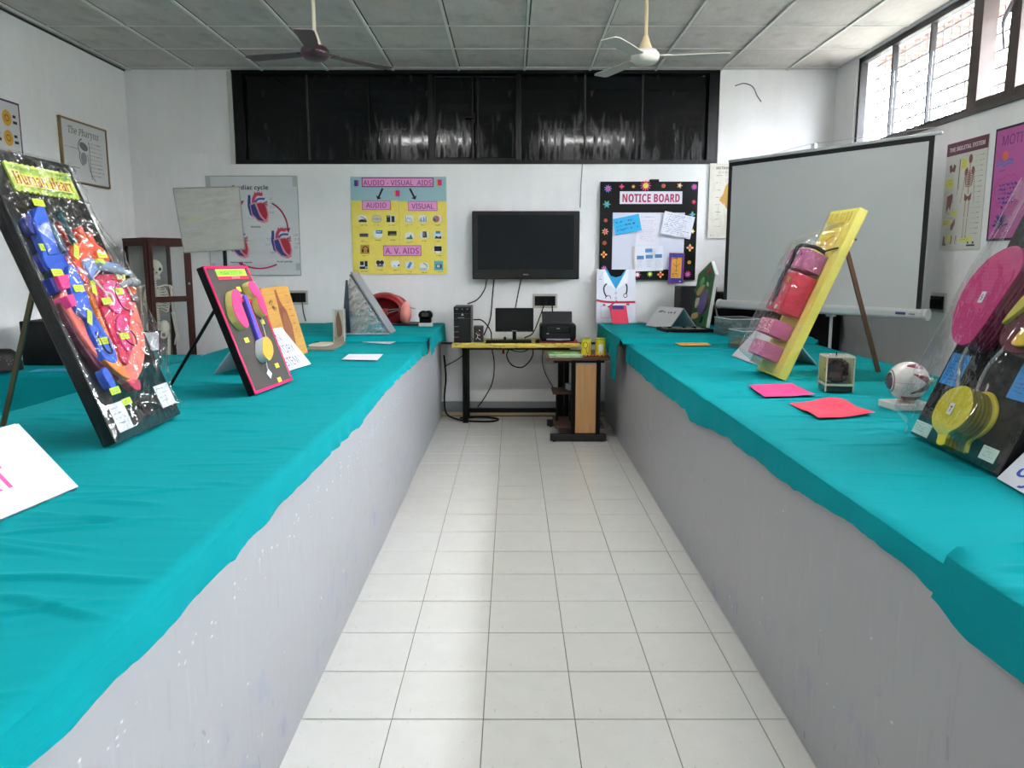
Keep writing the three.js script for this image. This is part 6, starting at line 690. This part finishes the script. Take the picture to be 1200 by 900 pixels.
  const e = thing('easel_prop', 'dark easel strut behind the large bagged board', 'easel'); mesh('leg', bar([1.95, 0.868, -2.3], [1.7, 1.45, -2.3], 0.02, 0.014), std('#3c332c', 0.6), e); mesh('leg', bar([1.95, 0.868, -2.55], [1.7, 1.45, -2.5], 0.02, 0.014), std('#3c332c', 0.6), e);
  tent('tent_card', 'white tent card with blue lettering at right frame edge', [1.48, TOP + 0.012, -1.86], -98, 0.46, 0.3, 0.18, cv(640, 300, (g, w, h) => { g.fillStyle = '#dadbe4'; g.fillRect(0, 0, w, h); text(g, 'System', 60, 205, 150, '#2f4db4', 'serif', 'italic bold', 'left'); }));
}
// ---------- projector screen, right wall ----------
{
  const A = [1.79, -6.58], B = [2.74, -5.2], w = Math.hypot(B[0] - A[0], B[1] - A[1]), yaw = -Math.atan2(B[1] - A[1], B[0] - A[0]);
  const t = thing('projector_screen', 'white pull-up projector screen with black border on a stand', 'screen', [(A[0] + B[0]) / 2, 0, (A[1] + B[1]) / 2], yaw), y0 = 1.155, y1 = 2.3;
  mesh('screen_fabric', bx(w, y1 - y0, 0.004, 0, (y0 + y1) / 2, 0), std('#c9cbcb', 0.8), t); const bl = std('#17181a', 0.7), bw = 0.035; mesh('black_border', [bx(bw, y1 - y0, 0.002, -w / 2 + bw / 2, (y0 + y1) / 2, 0.003), bx(bw, y1 - y0, 0.002, w / 2 - bw / 2, (y0 + y1) / 2, 0.003), bx(w, 0.035, 0.002, 0, y1 - 0.017, 0.0032)], bl, t);
  mesh('top_bar', [rb(w + 0.05, 0.022, 0.02, 0.02, y1 + 0.008, 0, 0.006)], std('#b9babb', 0.4), t); mesh('top_hook', [rb(0.035, 0.045, 0.03, -0.06, y1 + 0.035, -0.01, 0.008), tube([[-0.5, y1 + 0.01, 0], [-0.1, y1 + 0.055, -0.01], [0.1, y1 + 0.052, -0.01], [w / 2, y1 + 0.045, 0.02]], 0.002, 24)], std('#c9cbcc', 0.5), t);
  mesh('case', [rb(w + 0.07, 0.07, 0.075, 0, y0 - 0.015, 0, 0.025, 4)], std('#c3c6c8', 0.4), t); for (const s of [-1, 1]) mesh('end_cap', [cyl(0.04, 0.04, 0.02, s * (w / 2 + 0.04), y0 - 0.015, 0, 20, 0, Math.PI / 2)], std('#cdd0d2', 0.4), t); mesh('brand_tag', bx(0.07, 0.018, 0.002, w / 2 - 0.12, y0 - 0.012, 0.039), std('#3b4a74', 0.5), t); mesh('brand_tag', bx(0.04, 0.008, 0.002, w / 2 - 0.04, y0 - 0.014, 0.039), std('#6a6c70', 0.5), t);
  mesh('stand_pole', rod([0.14, 0.05, -0.07], [0.14, y1, -0.04], 0.012), std('#c4c6c8', 0.4), t); mesh('pole_clamp', rb(0.06, 0.03, 0.05, 0.14, y0 - 0.055, -0.05, 0.006), std('#c4c6c8', 0.4), t); for (const [dx, dz] of [[0.0, -0.3], [0.22, 0.05], [0.2, -0.2]]) mesh('stand_leg', rod([0.14, 0.3, -0.07], [0.14 + dx, 0.01, -0.07 + dz], 0.01), std('#c4c6c8', 0.4), t);
  const k = thing('steel_cabinet', 'dark steel cabinet in the right corner below the screen', 'cabinet', [2.66, 0, -7.18]); mesh('body', rb(0.56, 1.18, 0.5, 0, 0.6, 0, 0.006), phy('#08090b', 0.5, { specularIntensity: 0.4 }), k); mesh('door', [rb(0.26, 1.1, 0.012, -0.135, 0.6, 0.255, 0.004), rb(0.26, 1.1, 0.012, 0.135, 0.6, 0.255, 0.004)], phy('#0a0a0d', 0.5, { specularIntensity: 0.4 }), k); mesh('handle', rb(0.014, 0.1, 0.02, -0.02, 0.65, 0.27, 0.004), MB.steel, k);
  single('storage_chest', [rb(0.42, 0.3, 0.4, 0, 0.15, 0, 0.015)], phy('#0f070b', 0.6, { specularIntensity: 0.4 }), 'dark maroon-black chest on far right counter under the screen', 'chest', [2.1, FAR + 0.006, -7.2]);
}
{
  const onRight = (o, z, y) => { o.rotation.y = -Math.PI / 2; o.position.set(XR - 0.004, y, z); return o; };
  const sk = onRight(printed(numbered('wall_poster'), 0.47, 0.715, 0.003, cv(600, 912, (g, w, h) => {
    g.fillStyle = '#d0d0c8'; g.fillRect(0, 0, w, h); g.fillStyle = '#5c2c3e'; g.fillRect(0, 0, w, 106); text(g, 'THE SKELETAL SYSTEM', w / 2, 56, 49, '#dcd6d2', 'sans-serif', 'bold');
    const b = '#7a4c40', c = '#a08070'; const L = (x0, y0, x1, y1, lw, col = c) => { g.strokeStyle = col; g.lineWidth = lw; g.beginPath(); g.moveTo(x0, y0); g.lineTo(x1, y1); g.stroke(); };
    g.fillStyle = b; g.beginPath(); g.ellipse(372, 165, 27, 38, 0, 0, 6.3); g.fill(); L(372, 200, 372, 450, 12); for (let i = 0; i < 9; i++) { g.strokeStyle = b; g.lineWidth = 6; g.beginPath(); g.ellipse(372, 270 + i * 14, 46 + 12 * Math.sin(i * 0.4), 9, 0, 0, 6.3); g.stroke(); } g.fillStyle = b; g.beginPath(); g.ellipse(322, 265, 22, 36, 0.3, 0, 6.3); g.ellipse(422, 265, 22, 36, -0.3, 0, 6.3); g.fill(); L(312, 260, 296, 400, 9); L(296, 400, 268, 520, 7); L(432, 260, 450, 400, 9); L(450, 400, 462, 520, 7); poly(g, [[322, 440], [360, 470], [386, 470], [424, 440], [420, 500], [388, 510], [372, 490], [356, 510], [324, 500]], b); L(346, 505, 342, 640, 11); L(398, 505, 390, 640, 11); L(342, 650, 344, 800, 9); L(390, 650, 384, 800, 9); L(344, 800, 326, 824, 10, b); L(384, 800, 400, 826, 10, b);
    poly(g, [[60, 190], [92, 180], [110, 220], [130, 182], [162, 196], [146, 250], [110, 240], [76, 252]], b); L(220, 150, 216, 400, 12, b); L(216, 400, 206, 450, 5, b); poly(g, [[60, 450], [140, 430], [150, 470], [120, 570], [96, 540], [60, 600]], b); poly(g, [[150, 700], [210, 640], [214, 690], [180, 740], [150, 740]], b); poly(g, [[50, 790], [70, 790], [76, 850], [110, 868], [40, 870]], b); L(178, 790, 174, 860, 18, b); L(244, 790, 236, 860, 12, c); L(256, 790, 258, 870, 6, c);
    g.fillStyle = '#d6d46a'; for (const [x, y, a, d] of [[240, 150, 84, 90], [20, 300, 120, 80], [130, 580, 110, 40], [20, 650, 130, 46], [100, 778, 70, 60], [290, 812, 200, 34]]) { g.fillRect(x, y, a, d); } for (const [x, y, a, n] of [[246, 160, 70, 5], [26, 312, 106, 4], [140, 592, 90, 2], [26, 660, 116, 2], [300, 824, 180, 1]]) scribble(g, x, y, a, n, 15, '#8a883c', 2, 2); for (let i = 0; i < 16; i++) { const y = 150 + i * 42; L(440, y, 500, y, 1.5, '#888'); scribble(g, 504, y, 60, 1, 8, '#34363a', 3, 2); } for (let i = 0; i < 8; i++) scribble(g, 30 + (i % 3) * 50, 410 + i * 46, 50, 1, 8, '#3a4a80', 3, 2); g.fillStyle = '#222'; g.fillRect(410, 870, 120, 14); g.fillRect(420, 846, 20, 18); g.fillRect(490, 846, 24, 18); scribble(g, 26, 872, 140, 2, 16, '#777', 2, 2); }), '#bdbdb6', null), -5.275, 1.925); tag(sk, 'tall skeletal system poster with maroon header on right wall', 'poster');
  const mo = onRight(printed(numbered('wall_poster'), 0.62, 0.68, 0.004, cv(700, 768, (g, w, h) => {
    g.fillStyle = '#b85a9c'; g.fillRect(0, 0, w, h); g.strokeStyle = '#1d1a2c'; g.lineWidth = 16; g.strokeRect(8, 8, w - 16, h - 16); text(g, 'MOTIVATION', 350, 92, 92, '#5c3070', 'sans-serif');
    g.strokeStyle = '#5a6cb4'; g.lineWidth = 12; for (const k of [0, 1]) { g.beginPath(); g.moveTo(130, 240 + k * 22); g.quadraticCurveTo(80, 210 + k * 22, 40, 236 + k * 22); g.moveTo(130, 240 + k * 22); g.quadraticCurveTo(180, 210 + k * 22, 220, 236 + k * 22); g.stroke(); } g.fillStyle = '#dc6c54'; g.beginPath(); g.arc(130, 196, 34, 0, 6.3); g.fill(); scribble(g, 70, 292, 110, 1, 8, '#3a4a90', 4, 4); g.strokeStyle = '#c2307c'; g.lineWidth = 5; g.beginPath(); for (let a = 0; a < 6.4; a += 0.1) { const r = 1 + 0.06 * Math.cos(a * 11); g.lineTo(190 + 150 * r * Math.cos(a), 440 + 110 * r * Math.sin(a)); } g.stroke(); scribble(g, 90, 390, 200, 5, 30, '#23308c', 6, 8); g.strokeStyle = '#2a2440'; g.beginPath(); for (let a = 0; a < 6.4; a += 0.1) { const r = 1 + 0.06 * Math.cos(a * 11); g.lineTo(500 + 150 * r * Math.cos(a), 290 + 120 * r * Math.sin(a)); } g.stroke(); scribble(g, 400, 240, 200, 5, 30, '#a8245c', 6, 8);
    for (const s of [-1, 1]) for (const k of [0, 1, 2]) { g.strokeStyle = ['#26307c', '#2c6a4c', '#26307c'][k]; g.lineWidth = 12; g.beginPath(); g.moveTo(140, 690); g.quadraticCurveTo(140 + s * 30, 650 - k * 18, 140 + s * (86 - k * 18), 664 - k * 34); g.stroke(); } poly(g, [[120, 640], [100, 580], [136, 610], [140, 560], [146, 610], [176, 570], [160, 640]], '#31458c'); g.fillStyle = '#26307c'; g.beginPath(); g.arc(140, 542, 11, 0, 6.3); g.fill(); }), '#8a4478', null), -4.66, 1.955); tag(mo, 'pink handwritten motivation poster with cloud bubbles on right wall', 'poster');
}
renderer.render(scene, camera);
